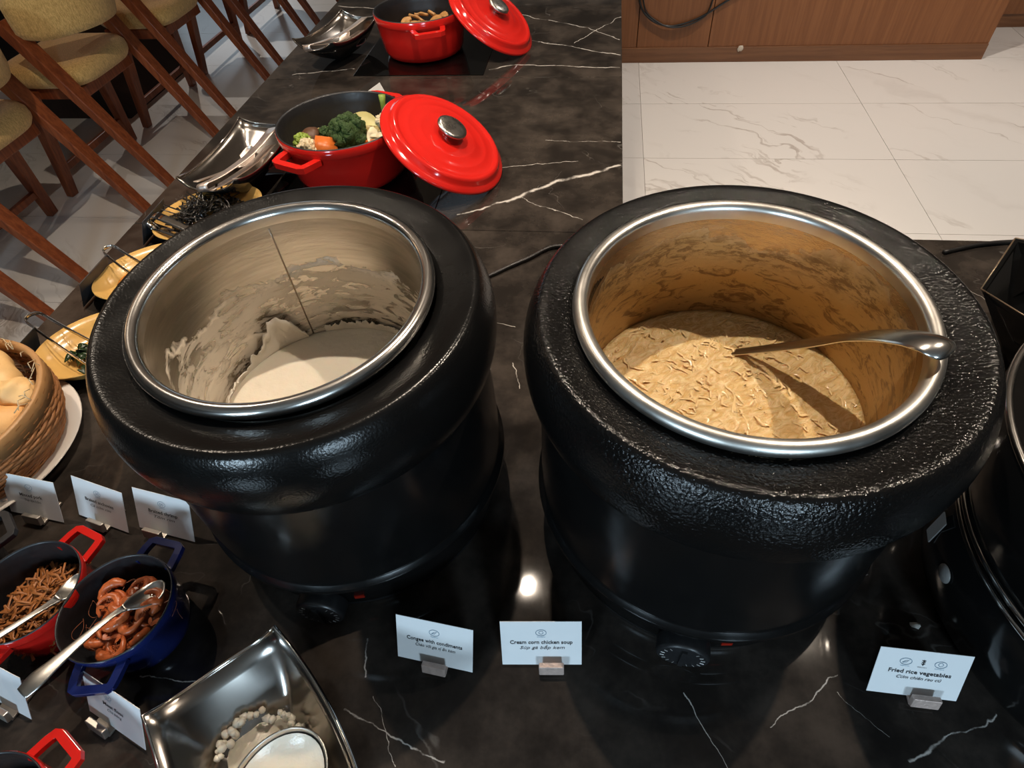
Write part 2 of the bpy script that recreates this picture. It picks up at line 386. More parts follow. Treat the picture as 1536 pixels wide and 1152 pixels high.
def blob(r, seed=0, amp=.15, freq=2., n=14, m=9, s=(1, 1, 1), c=(0, 0, 0)):
    V, F = [(0, 0, 1)], []
    for i in range(1, m):
        th = PI*i/m
        for j in range(n): V.append((math.sin(th)*math.cos(2*PI*j/n), math.sin(th)*math.sin(2*PI*j/n), math.cos(th)))
    V.append((0, 0, -1)); e = len(V)-1
    for j in range(n):
        k = (j+1) % n; F.append((0, 1+j, 1+k)); F.append((e, e-n+k, e-n+j))
        for i in range(m-2): a = 1+i*n; F.append((a+j, a+n+j, a+n+k, a+k))
    out = []
    for v in V:
        d = 1+amp*noise.noise(Vector(v)*freq+Vector((seed*3.1, seed*1.7, seed)))*2
        out.append((c[0]+v[0]*r*s[0]*d, c[1]+v[1]*r*s[1]*d, c[2]+v[2]*r*s[2]*d))
    return out, F
def text_mesh(s, size, bold=0., shear=0., width=None):
    cu = bpy.data.curves.new('txt', 'FONT'); cu.body = s; cu.size = size; cu.align_x = 'CENTER'; cu.align_y = 'CENTER'
    cu.offset = bold; cu.shear = shear; cu.resolution_u = 2
    o = bpy.data.objects.new('txt', cu); COL.objects.link(o)
    bpy.context.view_layer.update()
    me = bpy.data.meshes.new_from_object(o.evaluated_get(bpy.context.evaluated_depsgraph_get()))
    v = [tuple(a.co) for a in me.vertices]; f = [tuple(p.vertices) for p in me.polygons]
    bpy.data.objects.remove(o); bpy.data.curves.remove(cu); bpy.data.meshes.remove(me)
    if width and v:
        x0 = min(a[0] for a in v); x1 = max(a[0] for a in v); k = width/(x1-x0); m = (x0+x1)/2
        v = [((a[0]-m)*k, a[1], a[2]) for a in v]
    return v, f
# ------------------------------------------------------------------ the room
ZF = -.87
fl = tag(obj('floor', box((-.5, 2.3, ZF-.03), (13, 12.6, .05)), M['grout'], smooth=False), None, None, kind='structure')
tw, td, gap = 1.2, .612, .0022
tmesh = None
for i in range(-5, 4):
    for j in range(-5, 9):
        x0, y0 = .231+tw*i, 2.897+td*j
        if x0 > 4.5: continue
        loc = (x0+tw/2, y0+td/2, ZF-.0025)
        if tmesh is None:
            t_ = obj('tile', box((0, 0, 0), (tw-gap, td-gap, .005)), M['tile'], fl, smooth=False, loc=loc); tmesh = t_
        else:
            t_ = link_copy(tmesh, fl); t_.location = loc
def struct(name, vf, m): return tag(obj(name, vf, m, smooth=False), None, None, kind='structure')
struct('ceiling', box((-.5, 2.3, CEIL+.05), (13, 12.6, .1)), M['ceiling'])
tag(obj('added_reflection_panel', box((-3.5, 3.2, CEIL-.04), (2.4, 3.0, .06)), M['cabwood'], smooth=False), 'unseen timber panel added for the brown reflection on the counter', 'reflection panel')  # added out of view so the marble mirrors something brown
struct('wall_left', box((-6.95, 2.3, .49), (.1, 12.6, 2.72)), M['wall'])
struct('wall_right', box((5.95, 2.3, .49), (.1, 12.6, 2.72)), M['wall'])
struct('wall_far', box((-.5, 8.55, .49), (13, .1, 2.72)), M['wall'])
struct('wall_back', box((-.5, -3.95, .49), (13, .1, 2.72)), M['wall'])
# ------------------------------------------------------------------ counter
ct = empty('buffet_counter', (0, 0, ZF), 'L-shaped buffet counter topped with white-veined black marble slabs', 'counter')
def slab(x0, x1, y0, y1):
    o = obj('marble_slab', box(((x0+x1)/2, (y0+y1)/2, -.0125), (x1-x0, y1-y0, .025)), M['counter'], ct, smooth=False, loc=(0, 0, -ZF)); bevel(o, .0015, 2)
slab(-.969, .056, 1.7185, 4.6); slab(-.969, .056, .9938, 1.7175); slab(-.969, 1.9, -.9, .993)
obj('cabinet_body', join(box((-.4565, 2.7, -.45), (.93, 3.4, .80)), box((.46, .04, -.45), (2.76, 1.80, .80))), M['darkwood'], ct, smooth=False, loc=(0, 0, -ZF))
# ------------------------------------------------------------------ wall cabinet with cable
YC = 4.10
cb = empty('wood_cabinet', (1.2, YC, ZF), 'reddish-brown wooden cabinet standing on the cream marble floor', 'cabinet')
def cpart(name, c, s, m, bw=.002):
    o = obj(name, box((c[0]-1.2, c[1]-YC, c[2]-ZF), s), m, cb, smooth=False); bevel(o, bw); return o
for a, b in ((.075, .207), (.211, .643), (.647, 2.26)):
    cpart('panel', ((a+b)/2, YC+.3, (-.782+.15)/2), (b-a, .6, .15+.782), M['cabwood'])
bb = cpart('baseboard', (1.165, YC+.288, -.826), (2.19, .59, .088), M['cabbase'])
cpart('countertop', (1.17, YC+.3, .17), (2.2, .64, .03), M['darkwood'])
cb2 = empty('wood_cabinet', (3.4, 4.85, ZF), 'brown wooden cabinet end in the top right corner, farther back', 'cabinet')
bevel(obj('panel', box((0, 0, .50), (1.9, .5, .84)), M['cabwood'], cb2, smooth=False), .002); bevel(obj('baseboard', box((0, .01, .04), (1.9, .5, .08)), M['cabbase'], cb2, smooth=False), .002)
ch = obj('chip', blob(.02, 3, .3, 2, 8, 6, (1, .12, .8)), M['chip'], cb, loc=(.84-1.2, -.011, -.79-ZF))
cc = spline([(.19, YC-.008, -.45), (.215, YC-.010, -.55), (.28, YC-.012, -.62), (.38, YC-.014, -.657), (.47, YC-.014, -.648), (.56, YC-.012, -.618), (.63, YC-.010, -.58), (.70, YC-.009, -.535), (.80, YC-.009, -.48)], 5)
cab = empty('hanging_cable', (.4, YC-.01, -.66), 'thin black cable looping down the front of the wooden cabinet', 'cable')
obj('strand', tube([p-Vector(cab.location) for p in cc], .0062, 8), M['cable'], cab)
cc2 = spline([(.22, YC-.011, -.50), (.25, YC-.012, -.58), (.32, YC-.014, -.632), (.40, YC-.02, -.662), (.50, YC-.02, -.652), (.59, YC-.016, -.61), (.62, YC-.012, -.56), (.63, YC-.012, -.47)], 5)
obj('strand', tube([p-Vector(cab.location) for p in cc2], .005, 8), M['cable'], cab)
# ------------------------------------------------------------------ chairs and table
CG = 'upholstered chairs along the dining table'
def back_mesh(h0, h1, nx=24):
    V, F = [], []
    prof = [(0, h0), (.030, h0+.008), (.040, h0+.04), (.044, (h0+h1)/2), (.034, h1-.03), (.018, h1), (-.012, h1+.002), (-.028, h1-.02), (-.022, (h0+h1)/2), (-.016, h0+.02)]
    k = len(prof)
    for i in range(nx+1):
        a = -1+2*i/nx; y = .27*a; bx = -.20*(abs(a)**2.2); e = 1-.25*max(0, abs(a)-.85)/.15
        zc = (h0+h1)/2
        nx_ = Vector((.27, .20*2.2*abs(a)**1.2*(1 if a > 0 else -1), 0)).normalized()
        for dx, z in prof: V.append((bx+nx_.x*dx*e, y+nx_.y*dx*e, zc+(z-zc)*e))
    for i in range(nx):
        for q in range(k): F.append((i*k+q, i*k+(q+1) % k, (i+1)*k+(q+1) % k, (i+1)*k+q))
    F.append(tuple(range(k))); F.append(tuple(nx*k+q for q in range(k))[::-1]); return V, F
def cushion(lx, ly, h, n=40, r=4.):
    def se(a, s): return math.copysign(abs(math.cos(a))**(2/r), math.cos(a))*lx/2*s, math.copysign(abs(math.sin(a))**(2/r), math.sin(a))*ly/2*s
    V, F = [], []; rows = [(.0, 0), (.80, 0), (.93, .008), (.985, .028), (1, h*.5), (.985, h-.022), (.93, h-.004), (.80, h+.004), (.45, h+.010), (0, h+.012)]
    rings = []
    for s, z in rows:
        if s == 0: rings.append([len(V)]); V.append((0, 0, z))
        else: rings.append(list(range(len(V), len(V)+n))); V += [(*se(2*PI*i/n, s), z) for i in range(n)]
    for a, b in zip(rings, rings[1:]):
        for i in range(n):
            j = (i+1) % n
            if len(a) == 1: F.append((a[0], b[i], b[j]))
            elif len(b) == 1: F.append((a[i], b[0], a[j]))
            else: F.append((a[i], b[i], b[j], a[j]))
    return V, F
def make_chair(yc, label):
    t = empty('dining_chair', (-2.45, yc, ZF), label, 'chair', CG)
    obj('seat', cushion(.44, .49, .092), M['fabric'], t, loc=(-.078, .012, .492))
    obj('backrest', back_mesh(.690, .885), M['fabric'], t, loc=(.20, .015, .006))
    for s in (-1, 1):
        for nm, a, b, k in (('front_leg', (-.215, .288*s, 0), (-.15, .235*s, .49), (.75, 1.1)), ('back_leg', (.365, .255*s, 0), (-.035, .262*s, .79), (.72, 1.15))):
            P = [Vector(a).lerp(Vector(b), q/6) for q in range(7)]
            bevel(obj('leg', tube(P, [k[0]+(k[1]-k[0])*q/6 for q in range(7)], sq=(.066, .044)), M['chairwood'], t, smooth=False), .004, 2)
    bevel(obj('stretcher', tube([(-.195, -.272, .13), (-.195, .272, .13)], 1, sq=(.022, .032)), M['chairwood'], t, smooth=False), .003)
    bevel(obj('apron', box((-.08, .01, .468), (.34, .42, .050)), M['chairwood'], t, smooth=False), .006)
    return t
for yc, lb in ((1.28, 'tan chair nearest the bread basket, only a leg in view'), (2.025, 'tan fabric chair with rounded seat cut off by the left picture edge'), (2.77, 'tan fabric chair whose whole seat and back show, beside the yellow plates'),
               (3.515, 'tan fabric chair in front of the dark table pedestal'), (4.26, 'tan fabric chair beside the nearer steel dish, mostly legs in view'), (5.005, 'farthest tan chair at the upper edge, behind the far steel dish')):
    make_chair(yc, lb)
tb = empty('dining_table', (-3.25, 3.75, ZF), 'dark wooden table with tapered pedestal behind the chairs', 'table')
v = [(-.35, -.42, 0), (.42, -.42, 0), (.42, .36, 0), (-.35, .36, 0), (-.22, -.26, .68), (.16, -.26, .68), (.16, .22, .68), (-.22, .22, .68)]
obj('pedestal', (v, [(0, 1, 2, 3), (4, 5, 6, 7), (0, 1, 5, 4), (1, 2, 6, 5), (2, 3, 7, 6), (3, 0, 4, 7)]), M['darkwood'], tb, smooth=False)
bevel(obj('tabletop', box((-.15, -.1, .70), (.9, 4.2, .04)), M['darkwood'], tb, smooth=False), .006)
# ------------------------------------------------------------------ soup kettles
def sstep(x, a, b):
    t = min(1, max(0, (x-a)/(b-a))); return t*t*(3-2*t)
def sheared(vf, c, tx, ty, z0=.15, z1=.31):
    return [(x, y, z-(tx*(x-c[0])+ty*(y-c[1]))*sstep(z, z0, z1)) for x, y, z in vf[0]], vf[1]
def kettle(c, cs, zr, R, k, tx, ty, liq, mats, label, knob, lamp, seam=None):  # c pot axis, cs shell axis, zr rim height
    t = empty('soup_kettle', (c[0], c[1], 0), label, 'soup kettle', 'black soup kettles')
    dx, dy = cs[0]-c[0], cs[1]-c[1]
    top = [(.1405, zr-.030), (.1415, zr-.018), (.146, zr-.0155), (.158, zr-.0125), (.172, zr-.0085), (.1795, zr-.0065), (.184, zr-.0065), (.188, zr-.0105), (.194, zr-.021), (.1985, zr-.035), (.200, zr-.052), (.198, zr-.070), (.193, zr-.086), (.188, zr-.094), (.186, zr-.097), (.1845, zr-.097)]
    bot = [(.1845, zr-.090), (.1855, .2), (.187, .12), (.186, .086), (.187, .083), (.1915, .080), (.192, .074), (.189, .069), (.183, .068), (.181, .064), (.179, .03), (.177, .014), (.173, .008)]
    S = lambda p: [(r*k, z) for r, z in p]
    obj('top_flange', sheared(lathe(smooth_prof(S(top)), 128, (dx, dy)), (0, 0), tx, ty), mats[0], t)
    obj('body', sheared(lathe(S(bot), 128, (dx, dy)), (0, 0), tx, ty), M['kbody'], t)
    obj('base', lathe(S([(.173, .012), (.174, .003), (.168, 0), (0, 0)]), 96, (dx, dy)), M['plastic'], t)
    a = .0068
    rim = [(R-a+a*math.cos(q*PI/8), zr-a+a*math.sin(q*PI/8)) for q in range(-6, 9)]+[(R-2*a, zr-.016)]
    ro = obj('rim', sheared(lathe(rim, 128), (0, 0), tx, ty), M['steel_dull'] if seam is None else M['steel'], t)
    ri = R-2*a
    wl = [(ri+.0005, zr-.012), (ri-.0005, zr-.03), (ri-.001, .25), (ri-.001, .12), (ri-.004, .075), (ri-.02, .062), (0, .06)]
    z2 = [wl[0]]
    for p, q in zip(wl, wl[1:]): z2 += [(p[0]+(q[0]-p[0])*u/5, p[1]+(q[1]-p[1])*u/5) for u in range(1, 6)]
    pot = obj('inner_pot', sheared(lathe(z2, 128), (0, 0), tx, ty), mats[1], t)
    if seam is not None:
        P = [(math.cos(seam)*(ri-.0012), math.sin(seam)*(ri-.0012), zr-.02-(tx*math.cos(seam)+ty*math.sin(seam))*ri*sstep(zr-.02-(zr-.02-liq)*u/12, .15, .31)-(zr-.02-liq)*u/12) for u in range(13)]
        obj('seam', tube(P, .0009, 6), M['goldline'], pot)
    kn = lathe([(0, 0), (.025, 0), (.0255, .003), (.0275, .006), (.0275, .021), (.0255, .024), (0, .024)], 40)
    vx = Vector((knob[0]-c[0], knob[1]-c[1], 0)); an = math.atan2(vx.y-dy, vx.x-dx)
    ko = obj('control_knob', kn, M['plastic'], t, loc=(vx.x, vx.y, .034), rot=(0, PI/2, an))
    ko.location = (dx+math.cos(an)*.1755*k, dy+math.sin(an)*.1735*k, .030); bevel(ko, .001)
    obj('knob_grip', xf(box((0, 0, .0252), (.040, .005, .003)), Matrix()), M['plastic'], ko, smooth=False)
    dm = [tube([(.0185*math.cos(q), .0185*math.sin(q), .0243), (.0225*math.cos(q), .0225*math.sin(q), .0243)], .0004, 4) for q in (math.radians(20*w) for w in range(-7, 8))]
    obj('dial_marks', join(*dm), M['sticker'], ko, smooth=False)
    vl = Vector((lamp[0]-c[0], lamp[1]-c[1], 0)); al = math.atan2(vl.y-dy, vl.x-dx)
    obj('pilot_lamp', box((0, 0, 0), (.006, .011, .006)), M['lamp'], t, smooth=False, loc=(dx+math.cos(al)*.1785*k, dy+math.sin(al)*.1775*k, .034), rot=(0, 0, al))
    return t, ri
CL, CR = (-.289, .409), (.135, .404)
CLS = (-.2835, .409)
seamL = math.atan2(.118, -.066)
kettle(CL, CLS, .337, .144, .968, .006, -.045, .165, (M['kettleL'], M['potL']), 'black soup kettle holding white congee, the left one', (-.283, .20), (-.235, .21), seamL)
kettle(CR, (.139, .404), .345, .151, 1., .004, -.032, .212, (M['kettleR'], M['potR']), 'black soup kettle holding yellow corn soup with a ladle', (.110, .20), (.158, .21))
def liquid(name, c, r, z, mat, amp, fr, label, cat, seed=0, nr=26, na=90):
    V, F = [(0, 0, 0)], []
    for i in range(1, nr+1):
        q = r*i/nr
        for j in range(na):
            a = 2*PI*j/na; x, y = q*math.cos(a), q*math.sin(a)
            e = 1 if i < nr else .2
            V.append((x, y, e*amp*(noise.noise(Vector((x*fr, y*fr, seed)))+.5*noise.noise(Vector((x*fr*2.7, y*fr*2.7, seed+5))))))
    for j in range(na):
        k = (j+1) % na; F.append((0, 1+j, 1+k))
        for i in range(nr-1): a = 1+i*na; F.append((a+j, a+na+j, a+na+k, a+k))
    # closed underside so that the liquid has a body
    b = len(V); V += [(r*math.cos(2*PI*j/na), r*math.sin(2*PI*j/na), -.06) for j in range(na)]
    lo = 1+(nr-1)*na
    for j in range(na): k = (j+1) % na; F.append((lo+j, b+j, b+k, lo+k))
    F.append(tuple(b+j for j in range(na)))
    o = obj(name, (V, F), mat, loc=(c[0], c[1], z)); return tag(o, label, cat, kind='stuff')
cg = liquid('congee', CL, .1285, .166, M['congee'], .0012, 40, 'smooth white rice congee low in the left soup kettle', 'congee')
def skin(a0, a1, z0, hfun, r, seed, curl):
    V, F = [], []; n, m = 60, 8
    for i in range(n+1):
        a = a0+(a1-a0)*i/n; h = hfun(i/n)
        for j in range(m+1):
            u = j/m; z = z0+h*u; rr = r-.0015-curl*u*u*(.6+.8*noise.noise(Vector((a*9, u*2, seed))))
            V.append((rr*math.cos(a), rr*math.sin(a), z))
    for i in range(n):
        for j in range(m): F.append((i*(m+1)+j, i*(m+1)+j+1, (i+1)*(m+1)+j+1, (i+1)*(m+1)+j))
    return V, F
s1 = obj('skin', skin(math.radians(122), math.radians(196), -.002, lambda u: .006+.034*math.exp(-((u-.2)/.14)**2)+.024*max(0, 1-u)**.6*min(1, u*12)*(.6+.7*abs(noise.noise(Vector((u*14, 1, 3)))))+.005*noise.noise(Vector((u*45, 0, 0))), .128, 2, .012), M['skin'], cg); solid(s1, .0012, 0)
s2 = obj('skin', skin(math.radians(62), math.radians(112), -.002, lambda u: .012+.012*abs(noise.noise(Vector((u*11, 4, 3))))+.005*noise.noise(Vector((u*40, 0, 0))), .128, 7, .005), M['skin'], cg); solid(s2, .0012, 0)
sp = liquid('corn_soup', CR, .1355, .212, M['soup'], .003, 55, 'thick yellow corn chicken soup in the right soup kettle', 'soup', 3)
V, F = [], []
for i in range(300):
    a = random.random()*2*PI; q = .128*math.sqrt(random.random()); x, y = q*math.cos(a), q*math.sin(a); d = random.gauss(2.2, .7); L = random.uniform(.006, .016)
    if q > .112: d = a+PI/2
    p = [(x+math.cos(d)*L*u+random.gauss(0, .0015), y+math.sin(d)*L*u+random.gauss(0, .0015), .0004+.0012*math.sin(PI*(u+.5)), .0010*(1-abs(u)*1.2)+.0003, .0004) for u in (-.5, -.17, .17, .5)]
    V, F = join((V, F), ribbon(p, 2, 3))
so = obj('egg_strands', (V, F), M['strand'], sp); so['kind'] = 'stuff'
# ladle hooked over the right rim
lp = [(.150, .478, .205, .006, 0), (.170, .466, .222, .0065, .001), (.200, .445, .252, .0085, .002), (.225, .420, .287, .0125, .003), (.240, .390, .321, .0165, .005), (.250, .364, .344, .0180, .006), (.256, .346, .3555, .0165, .006), (.259, .338, .3565, .012, .004), (.2605, .335, .3545, .005, .001)]
lad = empty('soup_ladle', lp[0][:3], 'steel ladle resting on the right kettle rim, handle end up', 'ladle')
L0 = Vector(lp[0][:3])
o = obj('handle', ribbon([(*(Vector(p[:3])-L0), p[3], -p[4]) for p in lp], 5, 7), M['steel'], lad); solid(o, .0022, 0); subsurf(o)
bw = [(.040*math.cos(q*PI/16), -.040*math.sin(q*PI/16)) for q in range(0, 9)]
o = obj('bowl', lathe(bw, 40), M['steel'], lad, loc=(-.035, .012, -.050)); solid(o, .0012, 0)
# power cord behind the kettles
pc = spline([(-.24, .66, .004), (-.20, .82, .004), (-.17, .86, .004), (-.12, .90, .005), (-.07, .94, .005), (.0, .92, .006), (.07, .82, .005), (.13, .64, .005)], 6)
tag(obj('power_cord', tube(pc, .0038, 8), M['cable']), 'black power cord on the marble between the two kettles', 'cord')
pc = spline([(.62, .95, .004), (.70, .978, .004), (.80, .988, .004), (.92, .975, .004), (1.1, .96, .004)], 6)
tag(obj('power_cord', tube(pc, .004, 8), M['cable']), 'thin black cord along the counter edge beside the floor', 'cord')
# ------------------------------------------------------------------ casserole pots
def handle_loop(r, z, w, d, th, ang, mat, parent, chip=False):
    P = [(r-.006, -w/2, z), (r+d*.55, -w/2*.92, z+.001), (r+d*.93, -w/2*.84, z+.001), (r+d, -w/2*.70, z+.001), (r+d, w/2*.70, z+.001), (r+d*.93, w/2*.84, z+.001), (r+d*.55, w/2*.92, z+.001), (r-.006, w/2, z)]
    o = obj('handle', tube(P, 1, sq=(th, th*.8)), mat, parent, smooth=False, rot=(0, 0, ang)); bevel(o, th*.22, 3); return o
def casserole(name, c, r, h, mat, angs, label, group, n=72, hw=.07, hd=.034, th=.013, rot=0, cat='pot'):
    t = empty(name, (c[0], c[1], .0), label, cat, group)
    out = [(0, .004), (r*.80, .004), (r*.86, .008), (r*.90, .02), (r*.955, h*.55), (r*.985, h*.80), (r*1.0, h*.83), (r*1.012, h*.86), (r*1.012, h*.98), (r, h)]
    inn = [(r*1.006, h*.985), (r, h+.0008), (r*.985, h+.001), (r*.968, h-.002), (r*.955, h*.8), (r*.90, .03), (r*.84, .014), (0, .013)]
    obj('body', lathe(out, n), mat, t); obj('interior', lathe(inn, n), M['enamel_black'], t)
    for a in angs: handle_loop(r*.99, h*.80, hw, hd, th, a, mat, t)
    return t
for (x, y, lb) in ((-.52, 1.235, 'black glass hob panel under the red pot of vegetables'), (-.52, 1.945, 'black glass hob panel under the far red pot')):
    o = tag(obj('hob_panel', box((0, 0, .001), (.38, .42, .002)), M['glass'], smooth=False, loc=(x, y, 0)), lb, 'hob')
    bevel(o, .0008)
p1 = casserole('casserole_pot', (-.548, 1.215), .138, .118, M['red'], (math.radians(-112), math.radians(72)), 'red enamelled pot filled with broccoli and mixed vegetables', 'large red casserole pots', hw=.085, hd=.036, th=.015); p1.location.z = .002
p2 = casserole('casserole_pot', (-.535, 1.915), .132, .118, M['red'], (math.radians(-68), math.radians(112)), 'far red enamelled pot of sliced mushrooms', 'large red casserole pots', hw=.085, hd=.036, th=.015); p2.location.z = .002
def lid(c, n, label):
    t = empty('pot_lid', c, label, 'pot lid', 'large red pot lids'); t.rotation_euler = Vector(n).to_track_quat('Z', 'X').to_euler()
    r = .139
    pr = [(0, -.006), (r*.9, -.006), (r*.985, -.008), (r, -.006), (r*1.0, -.003), (r*.985, .0), (r*.93, .003), (r*.90, .006), (r*.885, .013), (r*.86, .017), (r*.82, .018), (r*.79, .016), (r*.76, .0155), (r*.66, .017), (r*.645, .0176), (r*.61, .0178), (r*.595, .0178), (r*.47, .0192), (r*.455, .0198), (r*.42, .0200), (r*.405, .0200), (r*.2, .022), (0, .022)]
    obj('lid_plate', lathe(pr, 96), M['red'], t)
    kn = obj('knob', lathe([(0, .018), (.013, .018), (.012, .026), (.013, .032), (.030, .036), (.0325, .039), (.032, .0425), (.026, .045), (.012, .046), (0, .0455)], 48), M['knobsteel'], t)
    return t
lid((-.324, 1.195, .079), (.533, -.078, .843), 'red lid leaning on the red vegetable pot')
lid((-.326, 1.935, .083), (.571, -.115, .813), 'red lid leaning on the far red pot')
# ------------------------------------------------------------------ steel boat dishes with utensils
def boat(name, c, ang, lx, ly, h, label, group):
    t = empty(name, (c[0], c[1], 0), label, 'dish', group, ang); n = 20
    V, F = [], []
    for i in range(n+1):
        for j in range(n+1):
            u, v = -1+2*i/n, -1+2*j/n
            x = lx/2*u*(1+.14*(1-v*v)); y = ly/2*v*(1+.10*(1-u*u)); m = max(abs(u), abs(v))
            q = (abs(u)**2.2+abs(v)**2.2)/2
            z = .004+h*(.66*max(0, (m-.25)/.75)**1.5*1.0+.34*q**2*m)
            s = .62+.38*max(0, (m-.0))**.8
            V.append((x*s, y*s, z))
    for i in range(n):
        for j in range(n): F.append((i*(n+1)+j, i*(n+1)+j+1, (i+1)*(n+1)+j+1, (i+1)*(n+1)+j))
    o = obj('shell', (V, F), [M['bowlblack'], M['dishsteel']], t); solid(o, .0022, 1, 1)
    rim = [k for k in range(n+1)]
    P = [V[i*(n+1)] for i in range(n+1)]+[V[n*(n+1)+j] for j in range(1, n+1)]+[V[i*(n+1)+n] for i in range(n-1, -1, -1)]+[V[j] for j in range(n-1, 0, -1)]
    obj('rim', tube(P, .0016, 6, True), M['chrome'], t)
    return t
BG = 'steel boat-shaped dishes'
boat('boat_dish', (-.775, 1.160), math.radians(-4), .130, .265, .082, 'black-backed steel dish with utensils beside the vegetable pot', BG)
boat('boat_dish', (-.785, 1.885), math.radians(-16), .130, .25, .082, 'black-backed steel dish with utensils beside the far red pot', BG)
boat('boat_dish', (-.275, .065), math.radians(44), .128, .20, .088, 'steel dish with congee remains in front of the left kettle', BG)
def dish_spoon(path, label, name='serving_spoon', cat='spoon', mat='spoonsteel', group=None):
    L0 = Vector(path[0][:3]); t = empty(name, L0, label, cat, group)
    k = next((i for i, p in enumerate(path) if p[4] > .0015), len(path)-2)
    v, f = ribbon([(*(Vector(p[:3])-L0), p[3], p[4]) for p in path], 5, 9)
    cut = k*5*8
    for nm, ff in (('handle', f[:cut]), ('spoon_bowl', f[cut:])):
        ids = sorted({i for q in ff for i in q}); mp = {i: j for j, i in enumerate(ids)}
        o = obj(nm, ([v[i] for i in ids], [tuple(mp[i] for i in q) for q in ff]), M[mat], t); solid(o, .0016, 0)
    return t
def tongs(path_a, path_b, w, label, group, side, mat='steel'):
    """two arms joined by a rounded bend; path_a runs tip to bend, path_b bend to tip"""
    L0 = Vector(path_a[-1]); t = empty('serving_tongs', L0, label, 'tongs', group)
    mid = (Vector(path_a[-1])+Vector(path_b[0]))/2; d = (mid-(Vector(path_a[-2])+Vector(path_b[1]))/2).normalized()
    half = (Vector(path_b[0])-Vector(path_a[-1]))/2
    bend = [mid-half*math.cos(q*PI/6)+d*half.length*math.sin(q*PI/6) for q in range(7)]
    for nm, P in (('arm', path_a), ('spring_bend', bend), ('arm', path_b)):
        o = obj(nm, ribbon([(*(Vector(p)-L0), w, 0) for p in P], 3, 4, (0, 0, 1), side), M[mat], t, smooth=True); solid(o, .0014, 0)
    return t
def dish_utensils(c, ang, gname):
    R_ = Matrix.Translation((c[0], c[1], 0)) @ Matrix.Rotation(ang, 4, 'Z')
    W = lambda p: tuple(R_ @ Vector(p))
    u = tuple(R_.to_3x3() @ Vector((.2, 0, 1)))
    a = [(.030, .108, .076), (.026, .0, .070), (.014, -.10, .076), (.002, -.146, .082)]
    b = [(.004, -.146, .066), (.012, -.10, .058), (.020, .0, .046), (.024, .085, .046)]
    tongs([W(p) for p in a], [W(p) for p in b], .012, 'steel tongs lying in the dish beside '+gname, 'dish tongs', tuple(R_.to_3x3() @ Vector((1, .12, .15))), 'spoonsteel')
    sp_ = [(-.042, -.115, .066, .005, 0), (-.038, -.05, .046, .0045, 0), (-.032, .0, .034, .006, .001), (-.030, .025, .028, .016, .006), (-.028, .05, .030, .021, .008), (-.026, .072, .040, .013, .006), (-.025, .080, .046, .004, .002)]
    dish_spoon([(*W(p[:3]), p[3], p[4]) for p in sp_], 'steel serving spoon lying in the dish beside '+gname)
    sp2 = [(.034, -.095, .064, .005, 0), (.036, -.05, .044, .0045, 0), (.038, -.01, .034, .006, .001), (.040, .02, .030, .015, .006), (.040, .045, .032, .018, .007), (.040, .062, .042, .008, .004)]
    dish_spoon([(*W(p[:3]), p[3], p[4]) for p in sp2], 'small steel spoon under the tongs in the dish beside '+gname)
dish_utensils((-.775, 1.160), math.radians(-4), 'the vegetable pot')
dish_utensils((-.785, 1.885), math.radians(-16), 'the far red pot')
# congee remains and ladle bowl in the front dish
tag(obj('congee_remains', xf(blob(.05, 5, .12, 3, 28, 12, (.9, 1.35, .16)), Matrix.Rotation(math.radians(44), 4, 'Z')), M['congee'], loc=(-.278, .060, .018)), 'shallow pool of grey-white congee in the front steel dish', 'congee', kind='stuff')
V, F = [], []
for i in range(46):
    a = random.uniform(.3, 2.7); q = random.uniform(.86, 1.04)
    V, F = join((V, F), blob(random.uniform(.0022, .0048), i, .2, 2, 8, 6, c=(.046*q*math.cos(a)*1.05+.0, .066*q*math.sin(a), .012*math.sin(a)+random.uniform(0, .006))))
tag(obj('rice_clumps', xf((V, F), Matrix.Rotation(math.radians(44), 4, 'Z')), M['congee'], loc=(-.278, .060, .022)), 'lumpy rice clumps dried along the inside of the front dish', 'rice', kind='stuff')
ll = empty('congee_ladle', (-.262, .055, .040), 'steel ladle coated with congee lying in the front dish', 'ladle')
o = obj('bowl', lathe([(.042*math.sin(q*PI/20)*1.0, -.030*math.cos(q*PI/20)+.012) for q in range(0, 9)]+[(.0435, .012), (.044, .013)], 48, (0, 0), .95, 1.2), M['steel_dull'], ll, rot=(.1, .05, math.radians(-30))); solid(o, .0014, 0)
o = obj('congee_coating', xf(lathe([(0, -.003), (.012, -.0035), (.024, -.002), (.034, .002), (.040, .008)], 40, (0, 0), .95, 1.2), Matrix()), M['congee'], ll, rot=(.1, .05, math.radians(-30)))
o = obj('handle', ribbon([(-.03, -.036, .008, .006, 0), (-.06, -.07, .03, .006, 0), (-.11, -.13, .075, .008, 0), (-.15, -.18, .10, .010, 0)], 4, 4), M['steel'], ll); solid(o, .002, 0)
# ------------------------------------------------------------------ mini cocottes
MG = 'mini cocotte pots'
casserole('mini_pot', (-.490, .193), .0585, .072, M['blue'], (math.radians(82), math.radians(-80)), 'small blue pot of braised shrimp', MG, 56, .045, .022, .0085)
casserole('mini_pot', (-.604, .200), .0585, .072, M['red'], (math.radians(72), math.radians(-100)), 'small red pot of fried shredded fish beside the blue pot', MG, 56, .045, .022, .0085)
casserole('mini_pot', (-.508, -.004), .0600, .072, M['red'], (math.radians(62), math.radians(-118)), 'small red pot at the bottom left corner', MG, 56, .045, .022, .0085)
casserole('mini_pot', (-.742, .220), .0585, .072, M['enamel_black'], (math.radians(50), math.radians(-130)), 'small black pot at the left edge below the minced pork card', MG, 56, .045, .022, .0085)
